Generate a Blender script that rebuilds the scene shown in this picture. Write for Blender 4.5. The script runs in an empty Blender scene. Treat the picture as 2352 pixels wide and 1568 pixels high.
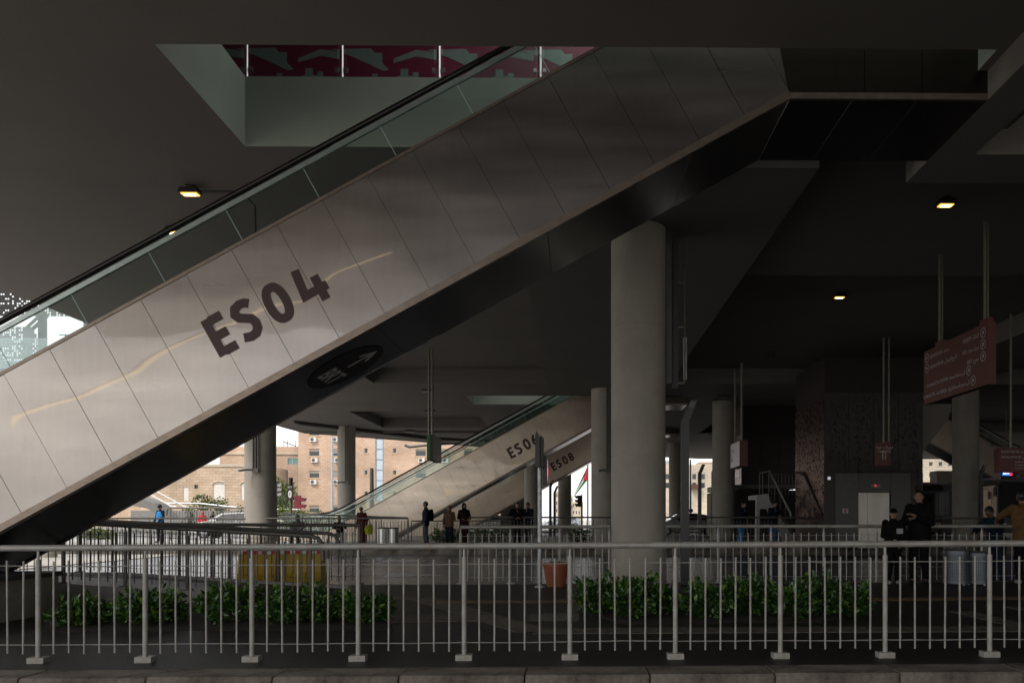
import bpy, bmesh, math, random
from mathutils import Vector, Matrix
random.seed(7)
R = math.radians
C = bpy.context.scene.collection
SC = bpy.context.scene

# ------------------------------------------------------------------ camera, sky, sun, exposure
F, PX, PY, EYE, YAW = 1800.0, 1340.0, 1191.0, 1.24, 0.011      # focal length and principal point for a 2352 x 1568 frame
cam = bpy.data.objects.new('camera', bpy.data.cameras.new('camera'))
C.objects.link(cam); SC.camera = cam
cam.location = (0, 0, EYE)
cam.rotation_euler = (R(90), 0, -YAW)
cam.data.sensor_width = 36.0
cam.data.lens = 36.0 * F / 2352
cam.data.shift_x = -(PX - 1176) / 2352
cam.data.shift_y = (PY - 784) / 2352
cam.data.clip_start, cam.data.clip_end = 0.1, 4000

world = bpy.data.worlds.new('World'); SC.world = world
world.use_nodes = True
nt = world.node_tree; nt.nodes.clear()
out = nt.nodes.new('ShaderNodeOutputWorld'); bg = nt.nodes.new('ShaderNodeBackground')
sky = nt.nodes.new('ShaderNodeTexSky'); sky.sky_type = 'NISHITA'; sky.sun_disc = False
SUN_EL, SUN_ROT = R(48), R(215)
sky.sun_elevation, sky.sun_rotation = SUN_EL, SUN_ROT
sky.air_density, sky.dust_density, sky.ozone_density = 1.0, 4.0, 1.0
mx = nt.nodes.new('ShaderNodeMix'); mx.data_type = 'RGBA'
mx.inputs[0].default_value = 0.72                               # overcast: mostly even white cloud
mx.inputs[7].default_value = (10.8, 10.6, 10.3, 1)
nt.links.new(sky.outputs[0], mx.inputs[6]); nt.links.new(mx.outputs[2], bg.inputs[0])
bg.inputs[1].default_value = 0.10
nt.links.new(bg.outputs[0], out.inputs[0])
sun = bpy.data.objects.new('sun', bpy.data.lights.new('sun', 'SUN')); C.objects.link(sun)
sun.data.energy, sun.data.angle, sun.data.color = 1.4, R(14), (1.0, 0.93, 0.84)
sd = Vector((math.sin(SUN_ROT) * math.cos(SUN_EL), math.cos(SUN_ROT) * math.cos(SUN_EL), math.sin(SUN_EL)))
sun.rotation_euler = sd.to_track_quat('Z', 'Y').to_euler()
sun.location = (0, -20, 30)
SC.view_settings.view_transform = 'Standard'
SC.view_settings.look = 'None'
SC.view_settings.exposure = 0.75
SC.view_settings.gamma = 1.0
SC.view_settings.use_curve_mapping = False
SC.cycles.max_bounces = 8
SC.cycles.diffuse_bounces = 4
SC.cycles.glossy_bounces = 4
SC.cycles.transparent_max_bounces = 16
SC.cycles.use_denoising = True

# ------------------------------------------------------------------ helpers
_f = Vector((math.sin(YAW), math.cos(YAW), 0)); _r = Vector((math.cos(YAW), -math.sin(YAW), 0))
def at(u, v, D):
    """world point at depth Y = D seen at frame position (u, v)"""
    d = _f * F + _r * (u - PX) + Vector((0, 0, PY - v))
    p = d * (D / d.y)
    return Vector((p.x, D, p.z + EYE))
def xu(u, D): return at(u, PY, D).x
def zv(v, D, u=1320): return at(u, v, D).z

_mats = {}
def mat(name, col, rough=0.6, metal=0.0, var=0.12, scale=6.0, bump=0.0, bscale=None, dirt=None, dscale=1.2, damt=0.5, coat=0.0,
        stretch=None, spec=None, dlo=0.45):
    if name in _mats: return _mats[name]
    m = bpy.data.materials.new(name); m.use_nodes = True
    t = m.node_tree; b = t.nodes['Principled BSDF']
    b.inputs['Roughness'].default_value = rough
    b.inputs['Metallic'].default_value = metal
    if spec is not None: b.inputs['Specular IOR Level'].default_value = spec
    if coat: b.inputs['Coat Weight'].default_value = coat; b.inputs['Coat Roughness'].default_value = 0.08
    tc = t.nodes.new('ShaderNodeTexCoord'); src = tc.outputs['Object']
    if stretch:
        mp = t.nodes.new('ShaderNodeMapping'); mp.inputs['Scale'].default_value = stretch
        t.links.new(src, mp.inputs[0]); src = mp.outputs[0]
    n = t.nodes.new('ShaderNodeTexNoise'); n.inputs['Scale'].default_value = scale; n.inputs['Detail'].default_value = 5
    t.links.new(src, n.inputs['Vector'])
    mp2 = t.nodes.new('ShaderNodeMapRange')
    mp2.inputs[1].default_value, mp2.inputs[2].default_value = 0.3, 0.7
    mp2.inputs[3].default_value, mp2.inputs[4].default_value = 1 - var, 1 + var
    t.links.new(n.outputs[0], mp2.inputs[0])
    mul = t.nodes.new('ShaderNodeMix'); mul.data_type = 'RGBA'; mul.blend_type = 'MULTIPLY'
    mul.inputs[0].default_value = 1.0; mul.inputs[6].default_value = (*col, 1)
    t.links.new(mp2.outputs[0], mul.inputs[7])
    cur = mul.outputs[2]
    if dirt:
        n2 = t.nodes.new('ShaderNodeTexNoise'); n2.inputs['Scale'].default_value = dscale; n2.inputs['Detail'].default_value = 8
        n2.inputs['Roughness'].default_value = 0.7
        t.links.new(tc.outputs['Object'], n2.inputs['Vector'])
        r2 = t.nodes.new('ShaderNodeMapRange'); r2.inputs[1].default_value, r2.inputs[2].default_value = dlo, 0.66
        r2.inputs[3].default_value, r2.inputs[4].default_value = 0, damt
        t.links.new(n2.outputs[0], r2.inputs[0])
        m2 = t.nodes.new('ShaderNodeMix'); m2.data_type = 'RGBA'
        t.links.new(r2.outputs[0], m2.inputs[0]); t.links.new(cur, m2.inputs[6]); m2.inputs[7].default_value = (*dirt, 1)
        cur = m2.outputs[2]
    t.links.new(cur, b.inputs['Base Color'])
    if bump:
        nb = t.nodes.new('ShaderNodeTexNoise'); nb.inputs['Scale'].default_value = bscale or scale * 4; nb.inputs['Detail'].default_value = 4
        t.links.new(src, nb.inputs['Vector'])
        bp = t.nodes.new('ShaderNodeBump'); bp.inputs['Strength'].default_value = bump; bp.inputs['Distance'].default_value = 0.02
        t.links.new(nb.outputs[0], bp.inputs['Height']); t.links.new(bp.outputs[0], b.inputs['Normal'])
    _mats[name] = m
    return m
def glow(name, col, strength):
    if name in _mats: return _mats[name]
    m = bpy.data.materials.new(name); m.use_nodes = True
    b = m.node_tree.nodes['Principled BSDF']
    b.inputs['Base Color'].default_value = (*[min(1, c) for c in col], 1)
    b.inputs['Emission Color'].default_value = (*col, 1); b.inputs['Emission Strength'].default_value = strength
    _mats[name] = m
    return m
def glass_mat(name, tint, refl=0.16, rough=0.02):
    """thin pane: tinted see-through plus a Fresnel reflection"""
    if name in _mats: return _mats[name]
    m = bpy.data.materials.new(name); m.use_nodes = True
    t = m.node_tree; t.nodes.clear()
    o = t.nodes.new('ShaderNodeOutputMaterial'); tr = t.nodes.new('ShaderNodeBsdfTransparent'); gl = t.nodes.new('ShaderNodeBsdfGlossy')
    tr.inputs[0].default_value = (*tint, 1); gl.inputs['Roughness'].default_value = rough; gl.inputs[0].default_value = (0.85, 0.95, 0.92, 1)
    lw = t.nodes.new('ShaderNodeLayerWeight'); lw.inputs[0].default_value = 0.35
    mr = t.nodes.new('ShaderNodeMapRange'); mr.inputs[3].default_value = refl; mr.inputs[4].default_value = 0.9
    t.links.new(lw.outputs['Fresnel'], mr.inputs[0])
    mxs = t.nodes.new('ShaderNodeMixShader')
    t.links.new(mr.outputs[0], mxs.inputs[0]); t.links.new(tr.outputs[0], mxs.inputs[1]); t.links.new(gl.outputs[0], mxs.inputs[2])
    t.links.new(mxs.outputs[0], o.inputs[0])
    _mats[name] = m
    return m

class MB:
    """collects simple shapes and links them as one mesh object"""
    def __init__(s): s.v, s.f, s.mi = [], [], []; s.cur = 0
    def add(s, vs, fs):
        o = len(s.v); s.v += [Vector(p) for p in vs]
        for f in fs: s.f.append([i + o for i in f]); s.mi.append(s.cur)
        return s
    def box(s, x0, x1, y0, y1, z0, z1):
        return s.add([(x0,y0,z0),(x1,y0,z0),(x1,y1,z0),(x0,y1,z0),(x0,y0,z1),(x1,y0,z1),(x1,y1,z1),(x0,y1,z1)],
                     [(0,3,2,1),(4,5,6,7),(0,1,5,4),(1,2,6,5),(2,3,7,6),(3,0,4,7)])
    def prism(s, poly, vec):
        n = len(poly); vec = Vector(vec)
        a = [Vector(p) for p in poly]; b = [p + vec for p in a]
        return s.add(a + b, [list(range(n))[::-1], list(range(n, 2*n))] + [(i, (i+1) % n, (i+1) % n + n, i + n) for i in range(n)])
    def poly(s, pts): return s.add(pts, [list(range(len(pts)))])
    def tube(s, path, r, n=8, caps=True, r2=None):
        path = [Vector(p) for p in path]; k = len(path); vs = []; fs = []
        up = None
        for i, p in enumerate(path):
            d = (path[min(i+1, k-1)] - path[max(i-1, 0)]).normalized()
            if up is None: up = Vector((0,0,1)) if abs(d.z) < 0.9 else Vector((0,1,0))
            a = d.cross(up)
            if a.length < 1e-5: a = d.cross(Vector((1,0,0)))
            a.normalize(); b = a.cross(d).normalized(); up = b
            rr = r if r2 is None else r + (r2 - r) * i / (k - 1)
            for j in range(n):
                t = 2 * math.pi * j / n
                vs.append(p + a * (rr * math.cos(t)) + b * (rr * math.sin(t)))
        for i in range(k-1):
            for j in range(n):
                fs.append((i*n+j, i*n+(j+1) % n, (i+1)*n+(j+1) % n, (i+1)*n+j))
        if caps: fs += [list(range(n))[::-1], list(range((k-1)*n, k*n))]
        return s.add(vs, fs)
    def lathe(s, prof, c=(0,0,0), n=20):
        c = Vector(c); k = len(prof); vs = []; fs = []
        for (r, z) in prof:
            for j in range(n):
                t = 2*math.pi*j/n; vs.append(c + Vector((r*math.cos(t), r*math.sin(t), z)))
        for i in range(k-1):
            for j in range(n): fs.append((i*n+j, i*n+(j+1) % n, (i+1)*n+(j+1) % n, (i+1)*n+j))
        fs += [list(range(n))[::-1], list(range((k-1)*n, k*n))]
        return s.add(vs, fs)
    def ball(s, c, r, n=12, m=8):
        c = Vector(c); r = Vector(r) if not isinstance(r, (int, float)) else Vector((r,r,r)); vs = [c + Vector((0,0,-r.z))]; fs = []
        for i in range(1, m):
            ph = -math.pi/2 + math.pi*i/m
            for j in range(n):
                t = 2*math.pi*j/n; vs.append(c + Vector((r.x*math.cos(ph)*math.cos(t), r.y*math.cos(ph)*math.sin(t), r.z*math.sin(ph))))
        vs.append(c + Vector((0,0,r.z))); L = len(vs)-1
        for j in range(n):
            fs.append((0, 1+(j+1) % n, 1+j)); fs.append((L, L-n+j, L-n+(j+1) % n))
        for i in range(m-2):
            for j in range(n): fs.append((1+i*n+j, 1+i*n+(j+1) % n, 1+(i+1)*n+(j+1) % n, 1+(i+1)*n+j))
        return s.add(vs, fs)
    def mesh(s, name, mats, smooth=True):
        me = bpy.data.meshes.new(name); me.from_pydata([tuple(p) for p in s.v], [], s.f)
        for m in (mats if isinstance(mats, (list, tuple)) else [mats]): me.materials.append(m)
        if any(s.mi): me.polygons.foreach_set('material_index', s.mi)
        if smooth:
            me.polygons.foreach_set('use_smooth', [True] * len(s.f)); me.set_sharp_from_angle(angle=R(38))
        me.update()
        return me
    def build(s, name, mats, parent=None, smooth=True):
        return put(name, s.mesh(name, mats, smooth), parent)
def put(name, me, parent=None, loc=None):
    o = bpy.data.objects.new(name, me); C.objects.link(o)
    if parent: o.parent = parent
    if loc is not None: o.location = loc
    return o
def tag(o, label=None, cat=None, group=None, kind=None):
    if label: o['label'] = label
    if cat: o['category'] = cat
    if group: o['group'] = group
    if kind: o['kind'] = kind
    return o
def thing(name, label, cat, loc=(0,0,0), rz=0.0, group=None):
    o = bpy.data.objects.new(name, None); C.objects.link(o); o.location = loc; o.rotation_euler = (0, 0, rz)
    o.empty_display_size = 0.2
    return tag(o, label, cat, group)
def struct(name, mb, m, parent=None, smooth=False):
    o = mb.build(name, m, parent, smooth)
    if not parent: o['kind'] = 'structure'
    return o
def kids(o): return [c for c in bpy.data.objects if c.parent == o]
def dup(o, loc, rz=None, label=None, parent=None):
    c = o.copy(); C.objects.link(c)
    if parent: c.parent = parent
    else:
        c.location = loc
        if rz is not None: c.rotation_euler = (0, 0, rz)
        if label: c['label'] = label
    for k in kids(o): dup(k, None, None, None, c)
    return c

_txt = {}
def text(s, size, o, right, up, m, parent, bold=0.0, sx=1.0, align='LEFT', depth=0.003, name='lettering', space=1.0):
    key = (s, bold, align, space)
    if key not in _txt:
        cu = bpy.data.curves.new('t', 'FONT'); cu.body = s; cu.size = 1.0; cu.offset = bold; cu.align_x = align; cu.resolution_u = 4; cu.space_character = space
        ob = bpy.data.objects.new('t', cu)
        me = ob.to_mesh()
        _txt[key] = ([v.co.copy() for v in me.vertices], [list(p.vertices) for p in me.polygons])
        ob.to_mesh_clear(); bpy.data.objects.remove(ob); bpy.data.curves.remove(cu)
    vs, fs = _txt[key]
    right, up, o = Vector(right).normalized(), Vector(up).normalized(), Vector(o); n = right.cross(up)
    b = MB(); b.add([o + right * (v.x * size * sx) + up * (v.y * size) + n * depth for v in vs], fs)
    return b.build(name, m, parent, smooth=False)

GLYPH = {'E': [[(.085,0),(.085,1)],[(.17,.915),(.51,.915)],[(.17,.5),(.47,.5)],[(.17,.085),(.51,.085)]],
 'S': [[(.54,.83),(.45,.90),(.31,.918),(.17,.875),(.105,.745),(.155,.63),(.28,.555),(.42,.475),(.475,.34),(.45,.20),(.35,.10),(.21,.082),(.03,.14)]],
 '0': [[(.30+.215*math.cos(t)*abs(math.cos(t))**-.25 if abs(math.cos(t)) > 1e-3 else .30, .5+.415*math.sin(t)) for t in [2*math.pi*k/32 for k in range(33)]]],
 '4': [[(.15,1),(.075,.315),(.70,.315)],[(.50,.66),(.50,.40)],[(.50,.23),(.50,-.0)]],
 '6': [[(.31+.22*math.cos(t), .31+.225*math.sin(t)) for t in [2*math.pi*k/28 for k in range(29)]],[(.10,.37),(.13,.55),(.22,.76),(.40,.97)]],
 '8': [[(.30+.215*math.cos(t), .29+.205*math.sin(t)) for t in [2*math.pi*k/28 for k in range(29)]],[(.30+.18*math.cos(t), .735+.18*math.sin(t)) for t in [2*math.pi*k/28 for k in range(29)]]],
 '7': [[(.03,.915),(.54,.915),(.22,0)]]}
def glyph(ch, size, o, right, up, m, parent, w=.225, depth=.003):
    """bold sign lettering drawn as strokes, cap height = size"""
    right, up, o = Vector(right), Vector(up), Vector(o); n = right.cross(up); b = MB()
    for k, st in enumerate(GLYPH[ch]):
        pts = [Vector(p) for p in st]; L = []; cl = (pts[0]-pts[-1]).length < 1e-4
        for i, p in enumerate(pts):
            a = pts[i-1] if i else (pts[-2] if cl else None); c = pts[i+1] if i < len(pts)-1 else (pts[1] if cl else None)
            d0 = (p-a).normalized() if a is not None else (c-p).normalized(); d1 = (c-p).normalized() if c is not None else d0
            t = (d0+d1).normalized(); q = Vector((-t.y,t.x)); f = min(2.2, 1/max(.3, q.dot(Vector((-d0.y,d0.x)))))
            L.append((p+q*w/2*f, p-q*w/2*f))
        for (a0,a1),(c0,c1) in zip(L, L[1:]):
            b.poly([o + right*(p.x*size) + up*(p.y*size) + n*(depth + k*.0004) for p in (a0,a1,c1,c0)])
    return b.build('lettering', m, parent, smooth=False)
def clip(poly, n, d):
    """keep the part of a 2-D polygon where n.p <= d"""
    res = []
    for i in range(len(poly)):
        a, b = poly[i], poly[(i+1) % len(poly)]
        da, db = a[0]*n[0]+a[1]*n[1]-d, b[0]*n[0]+b[1]*n[1]-d
        if da <= 0: res.append(a)
        if (da < 0 < db) or (db < 0 < da):
            t = da/(da-db); res.append((a[0]+(b[0]-a[0])*t, a[1]+(b[1]-a[1])*t))
    return res

# ------------------------------------------------------------------ materials
PLASTER = mat('painted plaster soffit', (0.165,0.150,0.135), 0.85, var=0.10, scale=0.7, bump=0.15, bscale=60, dirt=(0.13,0.12,0.11), dscale=0.35, damt=0.5)
PLASTER2 = mat('green lit plaster', (0.25,0.285,0.24), 0.8, var=0.06, scale=1.5)  # green of light through glass is put into this plaster colour
CONC = mat('column concrete', (0.37,0.345,0.30), 0.75, var=0.10, scale=2.2, bump=0.12, bscale=40, dirt=(0.25,0.23,0.20), dscale=0.8, damt=0.45, stretch=(1,1,0.35))
KERBM = mat('weathered kerb concrete', (0.27,0.24,0.205), 0.85, var=0.3, scale=5, bump=0.5, bscale=30, dirt=(0.045,0.034,0.026), dscale=2.4, damt=1.0, dlo=0.40)
ASPH = mat('asphalt', (0.055,0.055,0.058), 0.55, var=0.25, scale=9, bump=0.5, bscale=220, dirt=(0.095,0.095,0.10), dscale=0.5, damt=0.5)
ROAD2 = mat('worn road paving', (0.115,0.128,0.152), 0.23, var=0.25, scale=2.5, bump=0.35, bscale=45, dirt=(0.08,0.08,0.085), dscale=0.7, damt=0.7)
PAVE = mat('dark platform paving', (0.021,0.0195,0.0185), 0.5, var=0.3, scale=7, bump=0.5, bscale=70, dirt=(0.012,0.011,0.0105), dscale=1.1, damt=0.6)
PAVEL = mat('light grey paver', (0.115,0.10,0.083), 0.65, var=0.25, scale=9, bump=0.3, bscale=50)
PAVEY = mat('yellow tactile paver', (0.17,0.105,0.04), 0.65, var=0.25, scale=9, bump=0.3, bscale=50)
PAVEC = mat('street paving outside', (0.46,0.44,0.41), 0.7, var=0.15, scale=2, bump=0.2, bscale=30, dirt=(0.36,0.34,0.32), dscale=0.5)
WHITEP = mat('white road paint', (0.62,0.62,0.62), 0.6, var=0.2, scale=12, dirt=(0.2,0.2,0.2), dscale=4, damt=0.8)
STEELP = mat('grey painted steel', (0.40,0.395,0.375), 0.42, metal=0.2, var=0.18, scale=14, dirt=(0.17,0.12,0.075), dscale=7, damt=0.6, bump=.15, bscale=40)
STEELD = mat('dark painted steel', (0.115,0.11,0.10), 0.42, metal=0.3, var=0.15, scale=14)
GALV = mat('galvanised steel', (0.42,0.45,0.47), 0.45, metal=0.7, var=0.3, scale=18)
BLACK = mat('black paint', (0.012,0.012,0.013), 0.4, var=0.2)
RUBBER = mat('black handrail rubber', (0.008,0.008,0.008), 0.3, var=0.1)
SOFFITB = mat('dark glossy soffit panel', (0.014,0.015,0.018), 0.22, var=0.3, scale=1.2, bump=0.10, bscale=1.6)
ALU = mat('pale aluminium strip', (0.42,0.49,0.48), 0.35, metal=0.8, var=0.1)
DECK = mat('brushed bronze trim', (0.25,0.205,0.17), 0.4, metal=0.8, var=0.15, scale=8)
STEEL = mat('stainless steel', (0.62,0.62,0.62), 0.3, metal=1.0, var=0.1, scale=9)
MAROON = mat('maroon enamel', (0.095,0.023,0.016), 0.5, var=0.1)
MAROOND = mat('dark maroon panel', (0.014,0.005,0.006), 0.45, var=0.2)
BROWNL = mat('brown lettering vinyl', (0.045,0.016,0.018), 0.45, var=0.05)
WHITEL = mat('white lettering', (0.75,0.75,0.74), 0.6, var=0.03)
DARKG = mat('dark grey cladding', (0.06,0.062,0.063), 0.5, var=0.12, scale=3)
STONE = None
GLASS = glass_mat('escalator glass', (0.83,0.875,0.865), 0.012)
GLASSF = glass_mat('balustrade glass', (0.80,0.87,0.86), 0.02)
EDGE = mat('glass edge', (0.45,0.62,0.60), 0.2, var=0.05)

def cladding(name, col):
    m = mat(name, col, 0.36, metal=1.0, var=0.05, coat=0.0, scale=1.3)
    t = m.node_tree; b = t.nodes['Principled BSDF']
    tc = t.nodes.new('ShaderNodeTexCoord')
    # dents of the thin sheet
    n = t.nodes.new('ShaderNodeTexNoise'); n.inputs['Scale'].default_value = 0.8; n.inputs['Detail'].default_value = 1
    n2 = t.nodes.new('ShaderNodeTexNoise'); n2.inputs['Scale'].default_value = 90; n2.inputs['Detail'].default_value = 2
    mpd = t.nodes.new('ShaderNodeMapping'); mpd.inputs['Rotation'].default_value = (0, R(28.9), 0); mpd.inputs['Scale'].default_value = (0.7,1,1.3)
    t.links.new(tc.outputs['Object'], mpd.inputs[0]); t.links.new(mpd.outputs[0], n.inputs['Vector'])
    bp = t.nodes.new('ShaderNodeBump'); bp.inputs['Strength'].default_value = 0.30; bp.inputs['Distance'].default_value = 0.06
    t.links.new(n.outputs[0], bp.inputs['Height'])
    bp2 = t.nodes.new('ShaderNodeBump'); bp2.inputs['Strength'].default_value = 0.05; bp2.inputs['Distance'].default_value = 0.01
    mp = t.nodes.new('ShaderNodeMapping'); mp.inputs['Rotation'].default_value = (0, R(28.9), 0); mp.inputs['Scale'].default_value = (0.06,1,1.6)
    t.links.new(tc.outputs['Object'], mp.inputs[0]); t.links.new(mp.outputs[0], n2.inputs['Vector'])
    t.links.new(n2.outputs[0], bp2.inputs['Height']); t.links.new(bp.outputs[0], bp2.inputs['Normal'])
    t.links.new(bp2.outputs[0], b.inputs['Normal'])
    # smears and dirt along the lower edge change the gloss
    n3 = t.nodes.new('ShaderNodeTexNoise'); n3.inputs['Scale'].default_value = 1.1; n3.inputs['Detail'].default_value = 3
    mp3 = t.nodes.new('ShaderNodeMapping'); mp3.inputs['Rotation'].default_value = (0, R(28.9), 0); mp3.inputs['Scale'].default_value = (0.35,1,2.2)
    t.links.new(tc.outputs['Object'], mp3.inputs[0]); t.links.new(mp3.outputs[0], n3.inputs['Vector'])
    mr = t.nodes.new('ShaderNodeMapRange'); mr.inputs[1].default_value, mr.inputs[2].default_value = 0.3, 0.7
    mr.inputs[3].default_value, mr.inputs[4].default_value = 0.26, 0.39
    t.links.new(n3.outputs[0], mr.inputs[0]); t.links.new(mr.outputs[0], b.inputs['Roughness'])
    # faint brushed streaks square to the slope and grey smudges
    n4 = t.nodes.new('ShaderNodeTexNoise'); n4.inputs['Scale'].default_value = 3.0; n4.inputs['Detail'].default_value = 6; n4.inputs['Roughness'].default_value = .7
    mp4 = t.nodes.new('ShaderNodeMapping'); mp4.inputs['Rotation'].default_value = (0, R(28.9), 0); mp4.inputs['Scale'].default_value = (4.0,1,.35)
    t.links.new(tc.outputs['Object'], mp4.inputs[0]); t.links.new(mp4.outputs[0], n4.inputs['Vector'])
    n5 = t.nodes.new('ShaderNodeTexNoise'); n5.inputs['Scale'].default_value = 1.6; n5.inputs['Detail'].default_value = 9; n5.inputs['Roughness'].default_value = .72
    t.links.new(tc.outputs['Object'], n5.inputs['Vector'])
    a4 = t.nodes.new('ShaderNodeMapRange'); a4.inputs[1].default_value, a4.inputs[2].default_value, a4.inputs[3].default_value, a4.inputs[4].default_value = .3, .7, .955, 1.03
    a5 = t.nodes.new('ShaderNodeMapRange'); a5.inputs[1].default_value, a5.inputs[2].default_value, a5.inputs[3].default_value, a5.inputs[4].default_value = .55, .75, 1.0, .86
    t.links.new(n4.outputs[0], a4.inputs[0]); t.links.new(n5.outputs[0], a5.inputs[0])
    mm = t.nodes.new('ShaderNodeMath'); mm.operation = 'MULTIPLY'; t.links.new(a4.outputs[0], mm.inputs[0]); t.links.new(a5.outputs[0], mm.inputs[1])
    mc = t.nodes.new('ShaderNodeMix'); mc.data_type = 'RGBA'; mc.blend_type = 'MULTIPLY'; mc.inputs[0].default_value = 1.0
    old = b.inputs['Base Color'].links[0].from_socket
    t.links.new(old, mc.inputs[6]); t.links.new(mm.outputs[0], mc.inputs[7]); t.links.new(mc.outputs[2], b.inputs['Base Color'])
    b.inputs['Coat Weight'].default_value = 1.0; b.inputs['Coat Roughness'].default_value = 0.03; b.inputs['Coat IOR'].default_value = 1.45
    t.links.new(bp.outputs[0], b.inputs['Coat Normal'])
    return m
CLAD = cladding('brushed stainless cladding', (0.33,0.302,0.288)); CLAD_LIT = cladding('lit brushed steel cladding', (0.56,0.48,0.40))  # second copy is the same steel, lightened for the light the far panels reflect
LANDM = mat('dark landing steel', (0.075,0.068,0.058), 0.34, metal=1.0, var=.06)  # landing panels take a darker steel tone than the slope

def stone(name, c1, c2, mortar, bw=0.6, rh=0.28):
    m = bpy.data.materials.new(name); m.use_nodes = True
    t = m.node_tree; b = t.nodes['Principled BSDF']; b.inputs['Roughness'].default_value = 0.85
    tc = t.nodes.new('ShaderNodeTexCoord'); mp = t.nodes.new('ShaderNodeMapping'); mp.inputs['Rotation'].default_value = (R(-90), 0, 0)
    t.links.new(tc.outputs['Object'], mp.inputs[0])
    br = t.nodes.new('ShaderNodeTexBrick'); br.inputs['Scale'].default_value = 1.0
    br.inputs['Brick Width'].default_value = bw; br.inputs['Row Height'].default_value = rh; br.inputs['Mortar Size'].default_value = 0.022
    br.inputs['Color1'].default_value = (*c1, 1); br.inputs['Color2'].default_value = (*c2, 1); br.inputs['Mortar'].default_value = (*mortar, 1)
    t.links.new(mp.outputs[0], br.inputs['Vector'])
    n = t.nodes.new('ShaderNodeTexNoise'); n.inputs['Scale'].default_value = 0.22; n.inputs['Detail'].default_value = 7
    t.links.new(tc.outputs['Object'], n.inputs['Vector'])
    mr = t.nodes.new('ShaderNodeMapRange'); mr.inputs[1].default_value, mr.inputs[2].default_value = 0.3, 0.7
    mr.inputs[3].default_value, mr.inputs[4].default_value = 0.72, 1.2
    t.links.new(n.outputs[0], mr.inputs[0])
    mu = t.nodes.new('ShaderNodeMix'); mu.data_type = 'RGBA'; mu.blend_type = 'MULTIPLY'; mu.inputs[0].default_value = 1
    t.links.new(br.outputs[0], mu.inputs[6]); t.links.new(mr.outputs[0], mu.inputs[7]); t.links.new(mu.outputs[2], b.inputs['Base Color'])
    return m
STONE = stone('pink limestone courses', (0.54,0.40,0.30), (0.47,0.335,0.25), (0.36,0.26,0.19))
STONE2 = stone('old weathered limestone', (0.50,0.40,0.30), (0.42,0.31,0.22), (0.30,0.22,0.16), 0.8, 0.34)
STONE3 = stone('pale limestone', (0.55,0.49,0.40), (0.48,0.42,0.34), (0.36,0.31,0.25), 0.7, 0.3)
# ------------------------------------------------------------------ the ground
XL, XR = -14.5, 45.0
SL = 0.0045                                        # cross fall of the near platform
def gz(x): return SL * x
b = MB(); b.poly([(-1500,-1500,-.55),(1500,-1500,-.55),(1500,1500,-.55),(-1500,1500,-.55)]); struct('ground', b, PAVEC)
b = MB(); b.box(-14.8, 60, -16, 6.25, -.5, -.36); struct('near_road', b, ASPH)
b = MB()
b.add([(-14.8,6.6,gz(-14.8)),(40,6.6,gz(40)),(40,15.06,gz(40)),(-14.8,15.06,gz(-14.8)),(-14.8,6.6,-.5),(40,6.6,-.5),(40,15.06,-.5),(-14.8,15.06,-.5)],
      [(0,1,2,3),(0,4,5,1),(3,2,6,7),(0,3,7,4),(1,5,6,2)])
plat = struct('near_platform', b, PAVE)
# kerb: one metre stones, butt joints, slightly uneven
kerb = thing('kerb', 'stained concrete kerb of metre long stones below the nearest railing', 'kerb', (0, 6.4, 0)); kerb['kind'] = 'structure'
kv = []
for k in range(4):
    b = MB(); c = 0.018
    prof = [(-.16,-.5),(-.16,-.02),(-.142,0),(.20,0),(.20,-.5)]
    jj = [random.uniform(-.003,.003) for _ in range(4)]
    b.prism([(-.494, y + jj[k], z + jj[(k+1) % 4]) for y, z in prof], (.988, 0, 0)); kv.append(b.mesh('kerb_stone', KERBM, False))
for i in range(-9, 10):
    o = put('kerb_stone', kv[i % 4], kerb, (i + .1, 0, gz(i) + random.uniform(-.003,.003)))
b = MB(); b.box(-14.8, 60, 15.06, 30, -.5, -.12); struct('bus_road', b, ROAD2)
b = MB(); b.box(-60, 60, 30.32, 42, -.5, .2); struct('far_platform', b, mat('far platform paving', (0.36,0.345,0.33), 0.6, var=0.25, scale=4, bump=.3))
far_kerb = thing('kerb', 'dark kerb along the edge of the far platform across the bus road', 'kerb', (0, 30.16, 0)); far_kerb['kind'] = 'structure'
b = MB(); b.box(-.745, .745, -.15, .15, -.5, .2); kme = b.mesh('kerb_stone', KERBM, False)
for i in range(-18, 19): put('kerb_stone', kme, far_kerb, (i * 1.5, 0, random.uniform(-.004, .004)))
b = MB(); b.box(-90, 90, 42.3, 60, -.5, .15); struct('street', b, mat('street asphalt outside', (0.19,0.19,0.19), 0.6, var=0.25, scale=3, bump=.3))
b = MB(); b.box(-90, 90, 60.2, 92, -.5, .30); struct('pavement', b, mat('far pavement', (.19,.18,.17), .7, var=.2, scale=2))
b = MB(); b.box(-90, -14.82, -16, 30, -.5, -.10); struct('side_street', b, PAVEC)  # pale paving spread wide to bounce light up to the left soffit

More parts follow.
